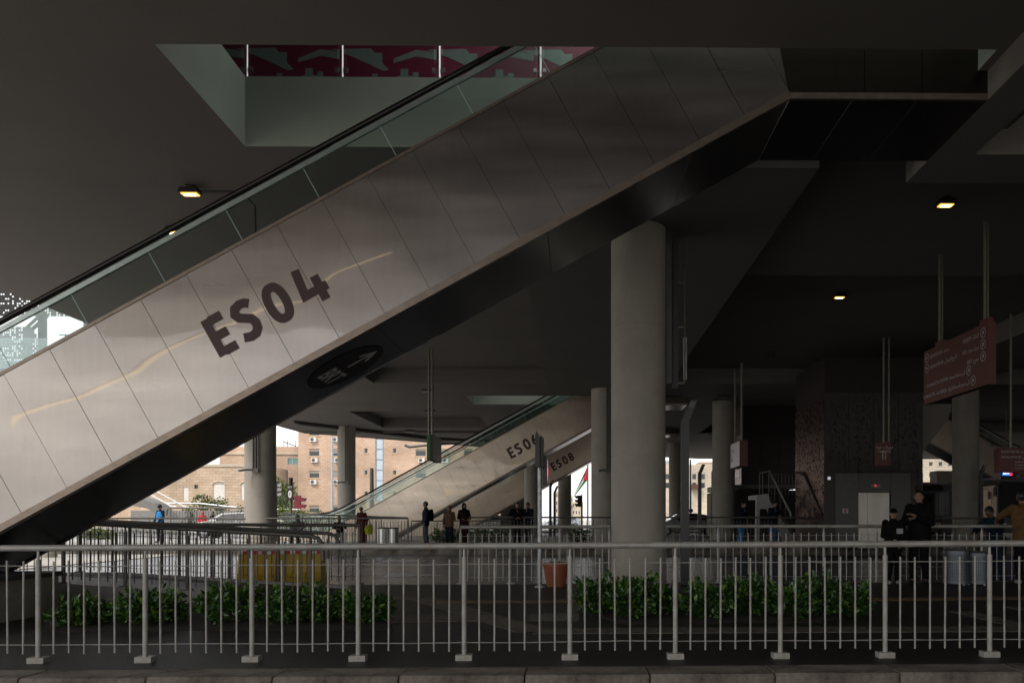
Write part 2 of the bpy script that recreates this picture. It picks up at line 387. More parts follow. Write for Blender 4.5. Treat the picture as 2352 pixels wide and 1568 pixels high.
# bands of lighter pavers let into the near platform, stone by stone
def band(name, pts, w, m, step=0.4):
    root = thing(name, None, None, (0,0,0)); root.parent = plat
    for a, c in zip(pts, pts[1:]):
        a, c = Vector(a), Vector(c); d = (c - a); L = d.length; d.normalize(); n = Vector((-d.y, d.x)); k = max(1, round(L/step)); s = L/k
        for i in range(k):
            p = a + d*(s*(i+.5)); b = MB(); h = .006 + random.uniform(-.001,.001)
            q = [p - d*(s/2-.006) - n*(w/2), p + d*(s/2-.006) - n*(w/2), p + d*(s/2-.006) + n*(w/2), p - d*(s/2-.006) + n*(w/2)]
            b.prism([(t.x, t.y, gz(t.x) - .02) for t in q], (0,0,.02+h))
            b.build('paver', m, root, False)
def gp(u, v):
    D = F * EYE / (v - PY); p = at(u, v, D); return (p.x, p.y)
band('grey_paver_band', [gp(900,1370), gp(965,1370), gp(1225,1448), gp(2420,1450)], .42, PAVEL)
band('yellow_paver_band', [gp(1000,1380), gp(1330,1380)], .33, PAVEY)
band('yellow_paver_band', [gp(1985,1380), gp(2420,1378)], .36, PAVEY)
band('grey_paver_band', [gp(860,1418), gp(1125,1416)], .7, PAVEL)
band('grey_paver_band', [gp(1215,1416), gp(1330,1416)], .7, PAVEL)
band('tactile_patch', [gp(2258,1428), gp(2312,1428)], 1.7, PAVEL, .3)
band('tactile_patch', [gp(2320,1402), gp(2440,1402)], .36, PAVEL, .3)
band('platform_edging', [(-7.2,14.98),(24,14.98)], .10, mat('pale edging', (0.20,0.19,0.18), .6), 1.0)
# road arrows and lines on the bus road
b = MB()
def arrow(x, y, L=4.2, flip=1):
    z = -.116
    b.poly([(x, y-.10, z), (x, y+.10, z), (x+flip*L, y+.10, z), (x+flip*L, y-.10, z)][::flip])
    b.poly([(x-flip*1.4, y, z), (x, y+.95, z), (x, y-.95, z)])
p = gp(985, 1321); arrow(-4.6, 18.9, 2.6, -1); arrow(-6.2, 25.5, 3.0, -1); arrow(7.5, 24.5, 3.2, -1); arrow(-11.5, 21, 2.6, -1)
for x0 in range(-40, 40, 8): b.poly([(x0,22.1,-.116),(x0+3,22.1,-.116),(x0+3,22.24,-.116),(x0,22.24,-.116)])
b.poly([(-40,15.5,-.116),(40,15.5,-.116),(40,15.62,-.116),(-40,15.62,-.116)])
b.poly([(-40,29.2,-.116),(40,29.2,-.116),(40,29.32,-.116),(-40,29.32,-.116)])
m = struct('road_markings', b, WHITEP)

# ------------------------------------------------------------------ the concrete hall: soffit with coffers and escalator openings
ZC, ZT = 7.04, 8.13
def opening(D0, D1, dx=0.0): return (xu(355,9.64)+dx, xu(2290,9.64)+dx, D0, D1)
E4, E6, E8 = 10.1, 37.4, 50.6
OPEN = [opening(9.64, 12.27), opening(E6-.4, E6+2.4), opening(E8-.4, E8+2.4, 1.4)]
REC = [(-8.6,-1.12,20,33.6,.62), (3.85,14,18.6,33.6,.66), (6.45,14,4.6,11.6,.55), (-12.2,-5.4,42.4,49.9,.55), (8.4,16,44,56,.55), (17,30,18.6,33.6,.66), (17,30,38,52,.6), (15.5,26,4.6,14,.55)]
DOWN = [(-1.12,3.85,12.3,33.6,.28), (5.35,5.95,-20,12.6,.38), (5.95,45,11.6,12.6,.38)]
FRONT = -4.2; FRONT_R = -20.0  # unseen front edge; run farther out on the right to darken that side
def soffit(x, y):
    if y < FRONT and x < 1.0: return 'out'
    for a in OPEN:
        if a[0] < x < a[1] and a[2] < y < a[3]: return None
    for a in DOWN:
        if a[0] < x < a[1] and a[2] < y < a[3]: return ZC - a[4]
    for a in REC:
        if a[0] < x < a[1] and a[2] < y < a[3]: return ZC + a[4]
    return ZC
xs = sorted({XL, XR, 1.0} | {round(v,4) for a in OPEN+REC+DOWN for v in a[:2]}); ys = sorted({FRONT, FRONT_R, 53.0} | {round(v,4) for a in OPEN+REC+DOWN for v in a[2:4]})
xs = [x for x in xs if XL <= x <= XR]; ys = [y for y in ys if FRONT_R <= y <= 53]
b = MB()
def cell(i, j):
    if not (0 <= i < len(xs)-1 and 0 <= j < len(ys)-1): return 'out'
    return soffit((xs[i]+xs[i+1])/2, (ys[j]+ys[j+1])/2)
for i in range(-1, len(xs)):
    for j in range(-1, len(ys)):
        h = cell(i, j)
        if isinstance(h, float):
            b.cur = 0
            b.poly([(xs[i],ys[j],h),(xs[i],ys[j+1],h),(xs[i+1],ys[j+1],h),(xs[i+1],ys[j],h)])
            b.poly([(xs[i],ys[j],ZT),(xs[i+1],ys[j],ZT),(xs[i+1],ys[j+1],ZT),(xs[i],ys[j+1],ZT)])
        for (di, dj) in ((1,0),(0,1)):
            g = cell(i+di, j+dj)
            if h == g or (h == 'out' and g is None) or (g == 'out' and h is None): continue
            lo = [v for v in (h, g) if isinstance(v, float)]
            hi = max(lo) if len(lo) == 2 else ZT
            b.cur = 1 if (h is None or g is None) else 0
            if di:
                if not (0 <= j < len(ys)-1): continue
                x = xs[i+1]; b.poly([(x,ys[j],min(lo)),(x,ys[j+1],min(lo)),(x,ys[j+1],hi),(x,ys[j],hi)])
            else:
                if not (0 <= i < len(xs)-1): continue
                y = ys[j+1]; b.poly([(xs[i],y,min(lo)),(xs[i+1],y,min(lo)),(xs[i+1],y,hi),(xs[i],y,hi)])
b.cur = 0
P1 = [(XL,33),(-16.6,38),(-18.3,45),(-18.4,49.5),(-18.2,53),(XL,53)]
P2 = [(-18.2,53),(-13,57.5),(-8,62.5),(0,69),(12,75),(45,75),(45,53)]
for P in (P1, P2):
    b.poly([(x,y,ZC) for x, y in P]); b.poly([(x,y,ZT) for x, y in P])
    for q, w in zip(P, P[1:]): b.poly([(*q,ZC-.05),(*w,ZC-.05),(*w,ZT),(*q,ZT)])
ceil = struct('ceiling', b, [PLASTER, PLASTER2])

# upper hall seen through the big opening: glass balustrade with posts, and a printed mural wall behind it
bal = thing('glass_balustrade', 'glass balustrade with steel posts on the upper floor edge above the opening', 'balustrade', (0, 12.45, ZT))
x0, x1 = xu(520, 12.45), xu(1420, 12.45); px = [xu(u, 12.45) for u in (566, 785, 1008, 1240, 1470)]
b = MB(); b.tube([(0,0,0),(0,0,1.1)], .035, 10); b.box(-.10,-.05,-.03,.03,.18,.24); b.box(.05,.10,-.03,.03,.18,.24); pm = b.mesh('post', STEEL)
for x in px: put('post', pm, bal, (x,0,0))
for a, c in zip([px[0]-1.5]+px, px): MB().box(a+.07, c-.07, -.008, .008, .06, 1.05).build('glass_panel', GLASSF, bal, False)
b = MB(); b.tube([(px[0]-1.5,0,1.12),(px[-1],0,1.12)], .03, 10); b.build('rail', STEEL, bal)
mural = thing('mural_wall', 'magenta wall with pale skyline silhouettes seen through the ceiling opening', 'mural', (0, 13.9, ZT))
MAG = mat('magenta wall film', (0.20,0.007,0.045), .5, var=.08); SIL = mat('grey green wall film', (0.24,0.27,0.25), .55, var=.1); TEAL = mat('dark teal skirting', (0.06,0.10,0.10), .3, var=.2)
MB().box(-10, 9, 0, .2, 0, 3.6).build('wall', MAG, mural, False)
MB().box(-10, 9, -.03, -.004, 0, .70).build('skirting', TEAL, mural, False)
b = MB()
b.poly([(0,-.006,.70),(.12,-.006,.76),(.12,-.006,.93),(.22,-.006,.93),(.22,-.006,.84),(.3,-.006,.80),(.62,-.006,.90),(.62,-.006,1.02),(.76,-.006,1.02),(.76,-.006,.90),(.84,-.006,.90),(.84,-.006,.96),(.94,-.006,.96),(.94,-.006,.82),(1.05,-.006,.78),(1.05,-.006,.70)])
b.poly([(-.6,-.006,1.36),(-.2,-.006,1.22),(.32,-.006,.98),(.42,-.006,1.0),(.3,-.006,1.12),(.3,-.006,1.3),(.16,-.006,1.3),(.1,-.006,1.38)])
b.poly([(.5,-.006,1.12),(.9,-.006,1.24),(1.3,-.006,1.17),(1.3,-.006,1.3),(.9,-.006,1.36),(.5,-.006,1.2)])
sm = b.mesh('silhouette', SIL, False)
xm0 = xu(620, 13.9)
for k in range(-2, 8): put('silhouette', sm, mural, (xm0 + k*1.68, 0, .04))
b = MB()
for k in range(26):
    x = -5 + k*.33 + random.uniform(-.1,.1); b.prism([(x,-.034,0),(x+.05,-.034,0),(x-.08,-.034,.66),(x-.13,-.034,.66)], (0,-.004,0))
b.build('stripe', BLACK, mural, False)
b = MB(); b.box(-16, -1.5, -2, 14.2, 11.6, 12.0); b.box(-16, -15.7, -2, 14.2, ZT+.01, 11.6); b.box(-15.7, 1.0, 8.2, 8.4, ZT+.01, 11.6); struct('sky_block', b, PLASTER)  # unseen roof and walls added to throttle daylight in the near opening
for oo in OPEN[1:]: b = MB(); b.box(oo[0]-2, oo[1]+2, oo[2]-2, oo[3]+2, 10.2, 10.5); struct('sky_block', b, PLASTER)  # unseen lids added to keep the far openings dark
b = MB(); b.box(XR+.01, XR+.3, -20, 75, -.5, ZT); struct('light_block_wall', b, PLASTER)  # unseen wall added to shut out daylight on the right

# ------------------------------------------------------------------ escalators
TH = math.atan(0.552); CT, ST, MS = math.cos(TH), math.sin(TH), 0.552
def make_escalator(label, loc, sgn, word, wx, wup, lw=1.0, disc=False, CLAD=CLAD):
    """profile in local x (up to the right), z above ground; y runs from the front cladding to the back"""
    root = thing('escalator', label, 'escalator', loc)
    W = 1.74
    b0, t0, h0 = 5.126, 7.163, 7.886                                # bottom, deck and handrail lines at x = 0
    KX = 2.78; KZ = b0 + MS*KX                                      # upper kink
    LX = -11.9; ZL = t0 + MS*LX
    def P(x, y, z): return (sgn*x, y, z)
    def plate(poly, y0, y1, m, name):
        b = MB(); b.prism([P(x, y0, z) for x, z in poly], (0, y1-y0, 0)); return b.build(name, m, root, False)
    h = (t0-b0)*CT
    # cladding panels, seams square to the slope
    flange, deck = .085, .045
    zb = b0 + flange/CT; zt = t0 - deck/CT; sp = .662
    i = -30
    s0 = -0.14
    while True:
        a = s0 + i*sp; c = a + sp; i += 1
        if a*CT > KX + .9: break
        base = lambda s: (s*CT, zb + s*ST)
        hh = (zt-zb)*CT
        A, B_ = base(a+.003), base(c-.003)
        poly = [A, B_, (B_[0]-ST*hh, B_[1]+CT*hh), (A[0]-ST*hh, A[1]+CT*hh)]
        n = (.98, .196); poly = clip(poly, n, KX*n[0]+KZ*n[1])
        if poly: poly = clip(poly, (0,1), ZT-.02)
        if poly: poly = clip(poly, (-1,0), -LX)
        if poly: poly = clip(poly, (0,-1), -.03)
        if len(poly) < 3: continue
        area = abs(sum(poly[k][0]*poly[(k+1) % len(poly)][1]-poly[(k+1) % len(poly)][0]*poly[k][1] for k in range(len(poly))))/2
        if area < .03: continue
        w = random.uniform(-.0025,.0025)
        plate(poly, -.004+w, .02, CLAD, 'cladding_panel')
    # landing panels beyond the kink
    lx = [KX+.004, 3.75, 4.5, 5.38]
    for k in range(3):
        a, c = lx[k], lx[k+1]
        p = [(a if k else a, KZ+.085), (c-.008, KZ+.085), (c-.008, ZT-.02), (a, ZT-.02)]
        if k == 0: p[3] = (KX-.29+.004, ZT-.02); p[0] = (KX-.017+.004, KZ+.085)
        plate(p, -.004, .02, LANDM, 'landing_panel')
    for k in range(3): plate([(-14.5+k*.87+.004, .03), (-14.5+(k+1)*.87-.004, .03), (-14.5+(k+1)*.87-.004, ZL-.05), (-14.5+k*.87+.004, ZL-.05)], -.004, .02, CLAD, 'cladding_panel')
    # dark core behind the panels (the truss), trims
    core = [(-14.45,.02),(-9.2,.02),(KX,KZ+.02),(5.37,KZ+.02),(5.37,ZT-.03),((ZT-.03-t0)/MS,ZT-.03),(LX,ZL-.03),(-14.45,ZL-.03)]
    plate(core, .022, .05, mat('dull steel truss', (.12,.105,.09), .6, metal=.5), 'truss_side'); plate(core, W-.05, W, CLAD, 'back_cladding')
    plate([(x, b0+MS*x) for x in (-9.2, KX)] + [(KX-.01, zb+MS*KX+.006), (-9.2, zb+MS*-9.2-.004)], -.016, .03, DECK, 'bottom_trim')
    plate([(KX,KZ),(5.38,KZ),(5.38,KZ+.08),(KX,KZ+.08)], -.016, .03, DECK, 'landing_trim')
    for y0, y1 in ((-.012,.24),(W-.24,W+.012)):
        plate([(LX, ZL-deck/CT+.004), ((ZT-t0)/MS+.3, ZT+MS*.3-deck/CT+.004), ((ZT-t0)/MS+.3, ZT+MS*.3), (LX, ZL)], y0, y1, DECK, 'top_trim')
        plate([(-14.5,ZL-.05),(LX,ZL-.05),(LX,ZL),(-14.5,ZL)], y0, y1, DECK, 'top_trim')
    # underside panels
    cuts = [-9.2, -6.6, -4.6, -2.55, -.35, 1.5, KX]
    for a, c in zip(cuts, cuts[1:]):
        plate([(a+.004,b0+MS*a+.002),(c-.004,b0+MS*c+.002),(c-.004,b0+MS*c+.03),(a+.004,b0+MS*a+.03)], .031, W-.01, SOFFITB, 'soffit_panel')
    for a, c in ((KX,3.6),(3.6,4.45),(4.45,5.37)):
        plate([(a+.004,KZ+.002),(c-.004,KZ+.002),(c-.004,KZ+.03),(a+.004,KZ+.03)], .031, W-.01, SOFFITB, 'soffit_panel')
    plate([(5.34,KZ+.03),(5.37,KZ+.03),(5.37,ZT-.03),(5.34,ZT-.03)], .05, W-.05, DARKG, 'end_panel')
    # balustrades
    HX1 = (ZT+.9-h0)/MS                                             # where the handrail levels out above
    for y, off in ((.14, 0.0), (W-.14, .35)):
        path = [P(-14.0,y,.95), P(-14.25,y,1.1), P(-14.3,y,1.28), P(-14.2,y,1.42), P(-13.9,y,1.47), P(-12.3,y,1.475), P(-11.7,y,1.56), P(-11.1,y,h0-MS*11.1+.02)]
        path += [P(HX1,y,h0+MS*HX1), P(HX1+.5,y,ZT+.98), P(HX1+2.2,y,ZT+1.0)]
        MB().tube(path, .040, 10).build('handrail', RUBBER, root)
        low = [Vector(p)-Vector((0,0,.075)) for p in path[5:-1]]
        b = MB()
        for p, q in zip(low, low[1:]): b.prism([p+Vector((0,-.02,0)), q+Vector((0,-.02,0)), q+Vector((0,-.02,-.070)), p+Vector((0,-.02,-.070))], (0,.04,0))
        b.build('rail_channel', ALU, root, False)
        gs = 1.14
        k = -12
        while True:
            a = off - .335 + k*gs; c = a + gs; k += 1
            if a*CT > HX1+.9: break
            base = lambda s, e: (s*CT - ST*e, t0 + s*ST + CT*e)
            hg = (h0-t0-.13)*CT
            q = [base(a+.005,-.02), base(c-.005,-.02), base(c-.005,hg), base(a+.005,hg)]
            q = clip(q, (-1,0), 11.6)
            if len(q) < 3: continue
            g = plate(q, y-.006, y+.006, GLASS, 'glass_panel')
            if q[-1][0] > -11.5: plate([base(a-.0035,0.0), base(a+.0035,0.0), base(a+.0035,hg), base(a-.0035,hg)], y-.0055, y+.0055, EDGE, 'glass_edge')
        plate([(-14.15,ZL),(-11.6,ZL),(-11.6,1.43),(-14.0,1.40),(-14.2,1.28),(-14.2,1.1)], y-.006, y+.006, GLASS, 'glass_panel')
    b = MB(); x = -11.4                                             # the steps between the balustrades
    while x < HX1-1.2:
        z = .55 + MS*(x+11.4); b.box(*sorted((sgn*x, sgn*(x+.38))), .28, W-.28, z-.4, z); x += .40
    o = b.build('step', mat('grey step', (.12,.12,.12), .5), root, False); o['kind'] = 'stuff'
    b = MB(); b.box(*sorted((sgn*-14.4, sgn*-11.0)), .25, W-.25, .02, .56); b.build('landing_plate', mat('comb plate', (.3,.3,.3), .4, metal=.8), root, False)
    # number
    if word:
        o3 = (wx, -.008, b0 + MS*wx + wup)
        rt, up = ((CT,0,ST), (-ST,0,CT)) if sgn > 0 else ((CT,0,-ST), (ST,0,CT))
        for ch, adv in word:
            glyph(ch, .517*lw, (sgn*o3[0] + rt[0]*adv*lw if sgn > 0 else -o3[0] + rt[0]*adv*lw, -.008, o3[2] + rt[2]*adv*lw), rt, up, BROWNL, root)
    if disc:
        cx, cy = 0, 0
        u, v = 795, 845
        D = (b0-EYE)/((PY-v)/F - MS*(u-1320)/F); p = at(u, v, D)
        c0 = Vector((p.x-loc[0], D-loc[1], b0 + MS*(p.x-loc[0]) - .004)); e = Vector((CT,0,ST)); yv = Vector((0,1,0)); nn = Vector((ST,0,-CT))
        b = MB(); b.poly([c0 + e*(.57*math.cos(t)) + yv*(.57*math.sin(t)) for t in [2*math.pi*k/40 for k in range(40)]])
        b.build('sticker', mat('dark sticker', (.016,.008,.009), .5), root, False)
        c1 = c0 + nn*.004
        text('BRT', .40, c1 - e*.37 + yv*.02, yv, e, mat('grey lettering', (.80,.80,.80), .6), root, bold=.03, sx=.80, align='CENTER')
        q = lambda a, c: c1 + nn*.003 + e*a + yv*c
        b = MB(); b.poly([q(.02,-.03),q(.02,.03),q(.38,.03),q(.38,-.03)])
        b.poly([q(.50,0),q(.30,.17),q(.25,.17),q(.25,.12),q(.38,0)]); b.poly([q(.50,0),q(.38,0),q(.25,-.12),q(.25,-.17),q(.30,-.17)])
        b.build('arrow', mat('grey lettering', (.80,.80,.80), .6), root, False)
    return root
E = (('E',0),('S',.70*.517),('0',1.58*.517))
pE = at(508, 820, E4)
make_escalator('large near steel escalator marked ES 04 rising to the ceiling opening', (0,E4,0), 1, E+(('4',2.48*.517),), pE.x, pE.z-5.126-MS*pE.x, 1.0, disc=True)
p6 = at(1175, 1053, E6)
make_escalator('steel escalator marked ES 06 rising beyond the bus road', (0,E6,0), 1, E+(('6',2.42*.517),), p6.x, p6.z-5.126-MS*p6.x, CLAD=CLAD_LIT)
p8 = at(1272, 1081, E8)
make_escalator('farthest steel escalator marked ES 08 partly hidden behind ES 06', (1.4,E8,0), 1, E+(('8',2.42*.517),), p8.x-1.4, p8.z-5.126-MS*(p8.x-1.4), CLAD=CLAD_LIT)
make_escalator('escalator marked 07 descending to the right behind the right round column', (xu(2125,46)+1.3,46,0), -1, (('E',-1.3),('S',-.9),('0',0),('7',.45)), -4.9, .55, CLAD=CLAD_LIT)

# pit wall under the lower end of the near escalator
t = thing('pit_wall', 'low tan wall with dark stone cap under the near escalator foot', 'wall', (-7.03, 8.5, 0))
MB().box(-9, 0, 0, 2.25, -.1, .47).build('wall', mat('tan render', (.30,.275,.225), .85, var=.1, bump=.1, dirt=(.2,.18,.15)), t, False)
MB().box(-9, .04, -.02, 2.29, .473, .53).build('cap', mat('dark basalt cap', (.04,.042,.045), .4, var=.2), t, False)

# ------------------------------------------------------------------ round columns
def column(label, u, D, dia, ztop, z0, n=36):
    c = at(u, PY, D); b = MB(); r = dia/2
    g = .006
    pr = [(r,z0-.02)]
    for zz in (2.43, 4.86): pr += [(r,zz-.014),(r-g,zz-.008),(r-g,zz+.008),(r,zz+.014)]
    b.lathe(pr + [(r,ztop+.3)], n=n)
    o = b.build('round_column', CONC); o.location = (c.x, D, 0)
    return tag(o, label, 'column', 'round concrete columns')
column('thickest and nearest round concrete column standing behind the shrubs', 1466, 15.0, 1.04, 6.76, -.13)
column('round column carrying three conduits, left of the pink apartment block', 598, 30.9, 1.17, ZC, .19)
column('round column in front of the pink apartment block facade', 796, 49.5, 1.1, ZC, .14)
column('round column crossing the foot of escalator ES 08', 1222, 47, .95, ZC, .14)
column('round column just behind the left edge of the thickest column', 1387, 33.5, 1.08, ZC, .19)
column('round column beside the flag, seen through the far gap under ES 08', 1297, 56, .95, ZC, .14)
column('slim far round column half hidden by the near black lamp post', 1552, 60, 1.05, ZC, .14)
column('round column between the black lamp post and the white hanging sign', 1662, 38.8, 1.11, ZC-.2, .19)
column('round column standing right of the lift tower', 2218, 34.7, 1.10, ZC, .19)

# unseen warm strip lamp added out of the frame overhead, shaped to show as the wavy yellow streak in the steel cladding
Dv = 17.0; q0 = Vector((xu(20,Dv), 2*E4-Dv, zv(972,Dv))); q1 = Vector((xu(900,Dv), 2*E4-Dv, zv(597,Dv)))
r = thing('added_strip_lamp', 'added unseen sloping warm strip lamp overhead, mirrored as a wavy streak in the near cladding', 'lamp', q0)
MB().tube([(0,0,0), (q1-q0)*.3, (q1-q0)*.6, q1-q0], .055, 8, r2=.012).build('diffuser', glow('warm strip', (1.0,.70,.28), 3.2), r)
MB().tube([Vector((0,-.06,.06)), q1-q0+Vector((0,-.06,.06))], .06, 8).build('housing', STEELD, r)
# ------------------------------------------------------------------ railings
def railing(label, a, c, h, step, nb, m, rr=.031, pr=.024, br=.0095, bars=True, loops=(0,0), clear=.06, plates=True, group=None, seg=8, wires=True, stuff=False):
    """a, c: ground points under the two ends; posts, rail, wires, bars and base plates in the railing's own frame"""
    a, c = Vector(a), Vector(c); L = (c-a).length; d = (c-a).normalized()
    root = thing('railing', label, 'railing', a, 0, group)
    n = max(1, round(L/step)); s = L/n
    P = lambda t, z: d*t + Vector((0,0,z))
    path = [P(0,h), P(L,h)]
    if loops[1]: path = path[:-1] + [P(L-.0,h), P(L+.12,h-.03), P(L+.18,h-.12), P(L+.19,h-.36)]
    if loops[0]: path = [P(-.19,h-.36), P(-.18,h-.12), P(-.12,h-.03), P(0,h)] + path[1:]
    MB().tube(path, rr, 10).build('rail', m, root)
    pm = MB().tube([(0,0,.03),(0,0,h*.90)], pr, seg).tube([(0,0,h*.88),(0,0,h-rr*.5)], pr*.5, seg).mesh('post', m)
    hw = .072
    plm = MB().box(-hw,hw,-.045,.045,-.04,.03).mesh('base_plate', m, False)
    z0, z1 = clear, h*.885
    bm = MB().tube([(0,0,z0),(0,0,z1)], br, 6).mesh('bar', m)
    for i in range(n+1):
        put('post', pm, root, P(s*i,0))
        if plates: put('base_plate', plm, root, P(s*i,0))
    big = MB()
    if bars:
        for i in range(n):
            for k in range(1, nb+1):
                t = s*i + s*k/(nb+1)
                if stuff: big.tube([P(t,z0), P(t,z1)], br, 5, False)
                else:
                    o = put('bar', bm, root, P(t, random.uniform(-.006,.006))); o.rotation_euler = (random.uniform(-.004,.004), random.uniform(-.006,.006), 0)
        if stuff: o = big.build('bars', m, root); o['kind'] = 'stuff'
    if wires:
        for z in (.135, h*.84):
            pts = []
            for i in range(n):
                pts.append(P(s*i, z)); pts.append(P(s*(i+.5), z + random.uniform(-.012,.006)))
            pts.append(P(L, z)); MB().tube(pts, .0045, 5).build('wire', m, root)
    return root
D1 = 6.93; X0 = at(88, PY, D1).x - .933*3
railing('nearest grey steel railing along the kerb, full picture width', (X0, D1, gz(X0)+.02), (X0+.933*15, D1, gz(X0+.933*15)+.02), .985, .933, 6, STEELP, rr=.029, pr=.0215, br=.0087, seg=10)
D2 = 15.0; xa = at(1058, PY, D2).x; xc = at(1400, PY, D2).x; xd = at(1528, PY, D2).x
railing('railing along the bus road between the crossing gap and the thickest column', (xa,D2,gz(xa)), (xc,D2,gz(xc)), 1.09, 1.0, 6, STEELP, rr=.034, pr=.026, br=.010)
railing('railing along the bus road right of the thickest column', (xd,D2,gz(xd)), (xd+12.2,D2,gz(xd)), 1.09, 1.0, 6, STEELP, rr=.034, pr=.026, br=.010)
xl = at(826, PY, D2).x
railing('railing along the bus road behind the yellow barriers', (xl-7.5,D2,.03), (xl,D2,0), 1.12, 1.0, 6, STEELD, rr=.034, pr=.026, br=.010)
# ramp up to the escalator foot with a railing on each side
x0, x1 = at(90,PY,12).x, at(715,PY,12).x
za, zc = .24, .0
rt = thing('ramp', None, None, (0,0,0)); rt['kind'] = 'structure'
b = MB(); b.add([(x0-4,12,za),(x0,12,za),(x1,12,zc),(x1,14,zc),(x0,14,za),(x0-4,14,za),(x0-4,12,-.3),(x1,12,-.3),(x1,14,-.3),(x0-4,14,-.3)],
                [(0,1,4,5),(1,2,3,4),(0,6,7,2,1),(5,4,3,8,9),(2,7,8,3),(0,5,9,6)])
b.build('surface', PAVE, rt, False)
for y in (11.96, 14.04):
    b = MB(); b.prism([(x0-4,y-.07,za-.3),(x0-4,y-.07,za+.05),(x0,y-.07,za+.05),(x1,y-.07,zc+.05),(x1,y-.07,zc-.3)], (0,.14,0)); b.build('kerb_edge', mat('pale ramp kerb', (.30,.29,.27), .7, var=.2, scale=5), rt, False)
railing('near sloping railing of the ramp rising to the escalator foot', (at(150,PY,12).x,11.96,za+.02), (x1,11.96,zc+.05), .93, .95, 6, STEELD, rr=.033, pr=.028, br=.010, loops=(0,1))
x3 = at(752,PY,14).x
railing('far sloping railing of the ramp rising to the escalator foot', (at(180,PY,14).x,14.04,za+.04), (x3,14.04,zc+.03), .95, .95, 6, STEELD, rr=.033, pr=.028, br=.010, loops=(0,1))
# railings on the far platform
railing('railing on the far platform edge left of the two silver bins', (xu(120,30.5),30.5,.2), (xu(938,30.5),30.5,.2), 1.06, 1.2, 8, STEELD, stuff=True, plates=False, rr=.035, wires=False)
railing('railing on the far platform behind the two leaning men', (xu(1078,31),31,.2), (xu(1858,31),31,.2), 1.10, 1.2, 8, STEELD, stuff=True, plates=False, rr=.035, loops=(0,1), wires=False)
railing('sloping railing beside the foot of escalator ES 06', (xu(695,34),34,.32), (xu(936,34),34,.16), 1.12, 1.2, 8, STEELD, stuff=True, plates=False, rr=.035, loops=(1,0), wires=False)
railing('railing behind the woman in the tan headscarf under ES 06', (xu(945,35.5),35.5,.2), (xu(1180,35.5),35.5,.2), .95, 1.2, 8, STEELD, stuff=True, plates=False, rr=.03, wires=False)
railing('railing behind the person in the blue vest', (xu(392,37),37,.2), (xu(572,37),37,.2), 1.55, 1.3, 8, STEELD, stuff=True, plates=False, rr=.04, wires=False, loops=(1,0))
railing('railing along the far platform right of the round column by the lift', (xu(2120,30.8),30.8,.2), (xu(2420,30.8),30.8,.2), 1.06, 1.2, 8, STEELD, stuff=True, plates=False, rr=.035, wires=False)

# ------------------------------------------------------------------ shrubs in the near beds
LEAF = [mat('dark shrub leaf', (.026,.075,.013), .30, var=.35, scale=5), mat('young shrub leaf', (.10,.20,.025), .32, var=.3, scale=5)]
TWIG = mat('twig', (.05,.035,.02), .8); SOIL = mat('bed soil', (.022,.017,.013), .9, var=.4, scale=14, bump=.8, bscale=60)
def leaves(n, rx, ry, rz, L, rnd, mats=LEAF, young=.22):
    b = MB()
    for _ in range(n):
        while True:
            p = Vector((rnd.uniform(-1,1), rnd.uniform(-1,1), rnd.uniform(-1,1)))
            if .35 < p.length < 1: break
        lump = 1 + .22*math.sin(5*p.x+3*p.y+rnd.random()) * math.cos(4*p.z)
        c = Vector((p.x*rx*lump, p.y*ry*lump, rz + p.z*rz*lump))
        if c.z < .02: continue
        o = Vector((p.x, p.y, p.z*.6+.35)).normalized() + Vector((rnd.uniform(-1,1), rnd.uniform(-1,1), rnd.uniform(-.9,.8)))
        o.normalize(); s = o.cross(Vector((rnd.uniform(-1,1), rnd.uniform(-1,1), rnd.uniform(-1,1))))
        if s.length < 1e-3: continue
        s.normalize(); nn = o.cross(s); l = L*rnd.uniform(.6,1.3); w = l*.30
        b.cur = 1 if (rnd.random() < young and p.length > .6) else 0
        b.add([c, c+o*l*.45+s*w+nn*l*.05, c+o*l-nn*l*.12, c+o*l*.45-s*w+nn*l*.05, c+o*l*.5-nn*l*.03], [(0,4,1),(1,4,2),(2,4,3),(3,4,0)])
    return b
def shrub(label, x, y, rx, ry, h, n, seed, L=.07, z=None, group='low shrubs in the platform beds', young=.22):
    rnd = random.Random(seed); root = thing('shrub', label, 'shrub', (x, y, gz(x) if z is None else z), 0, group)
    lb = leaves(n, rx, ry, h/2, L, rnd, young=young)
    for k in range(7):                                             # stray sprigs standing out of the outline
        a = rnd.uniform(0, 6.28); q = rnd.uniform(.3,.95); s0 = Vector((rx*q*math.cos(a), ry*q*math.sin(a), h*rnd.uniform(.65,.95))); dd = Vector((.5*math.cos(a), .5*math.sin(a), rnd.uniform(.5,1.1))).normalized()
        ln = rnd.uniform(.08,.19)
        for j in range(7):
            c = s0 + dd*ln*(j+1)/7; o = (dd + Vector((rnd.uniform(-1,1), rnd.uniform(-1,1), rnd.uniform(-.6,.6)))*.8).normalized(); sd_ = o.cross(Vector((rnd.uniform(-1,1),1,.3))).normalized(); l = L*rnd.uniform(.7,1.1); w = l*.28
            lb.cur = 1 if rnd.random() < .5 else 0
            lb.add([c, c+o*l*.45+sd_*w, c+o*l, c+o*l*.45-sd_*w], [(0,1,2),(0,2,3)])
    lb.build('foliage', LEAF, root, False)
    b = MB()
    for k in range(9):
        a = rnd.uniform(0, 6.28); r = rnd.uniform(.3,.8)
        b.tube([(.04*math.cos(a),.04*math.sin(a),0), (rx*r*.5*math.cos(a), ry*r*.5*math.sin(a), h*.45), (rx*r*math.cos(a), ry*r*math.sin(a), h*rnd.uniform(.7,.95))], .008, 5, r2=.003)
    b.build('stem', TWIG, root)
    return root
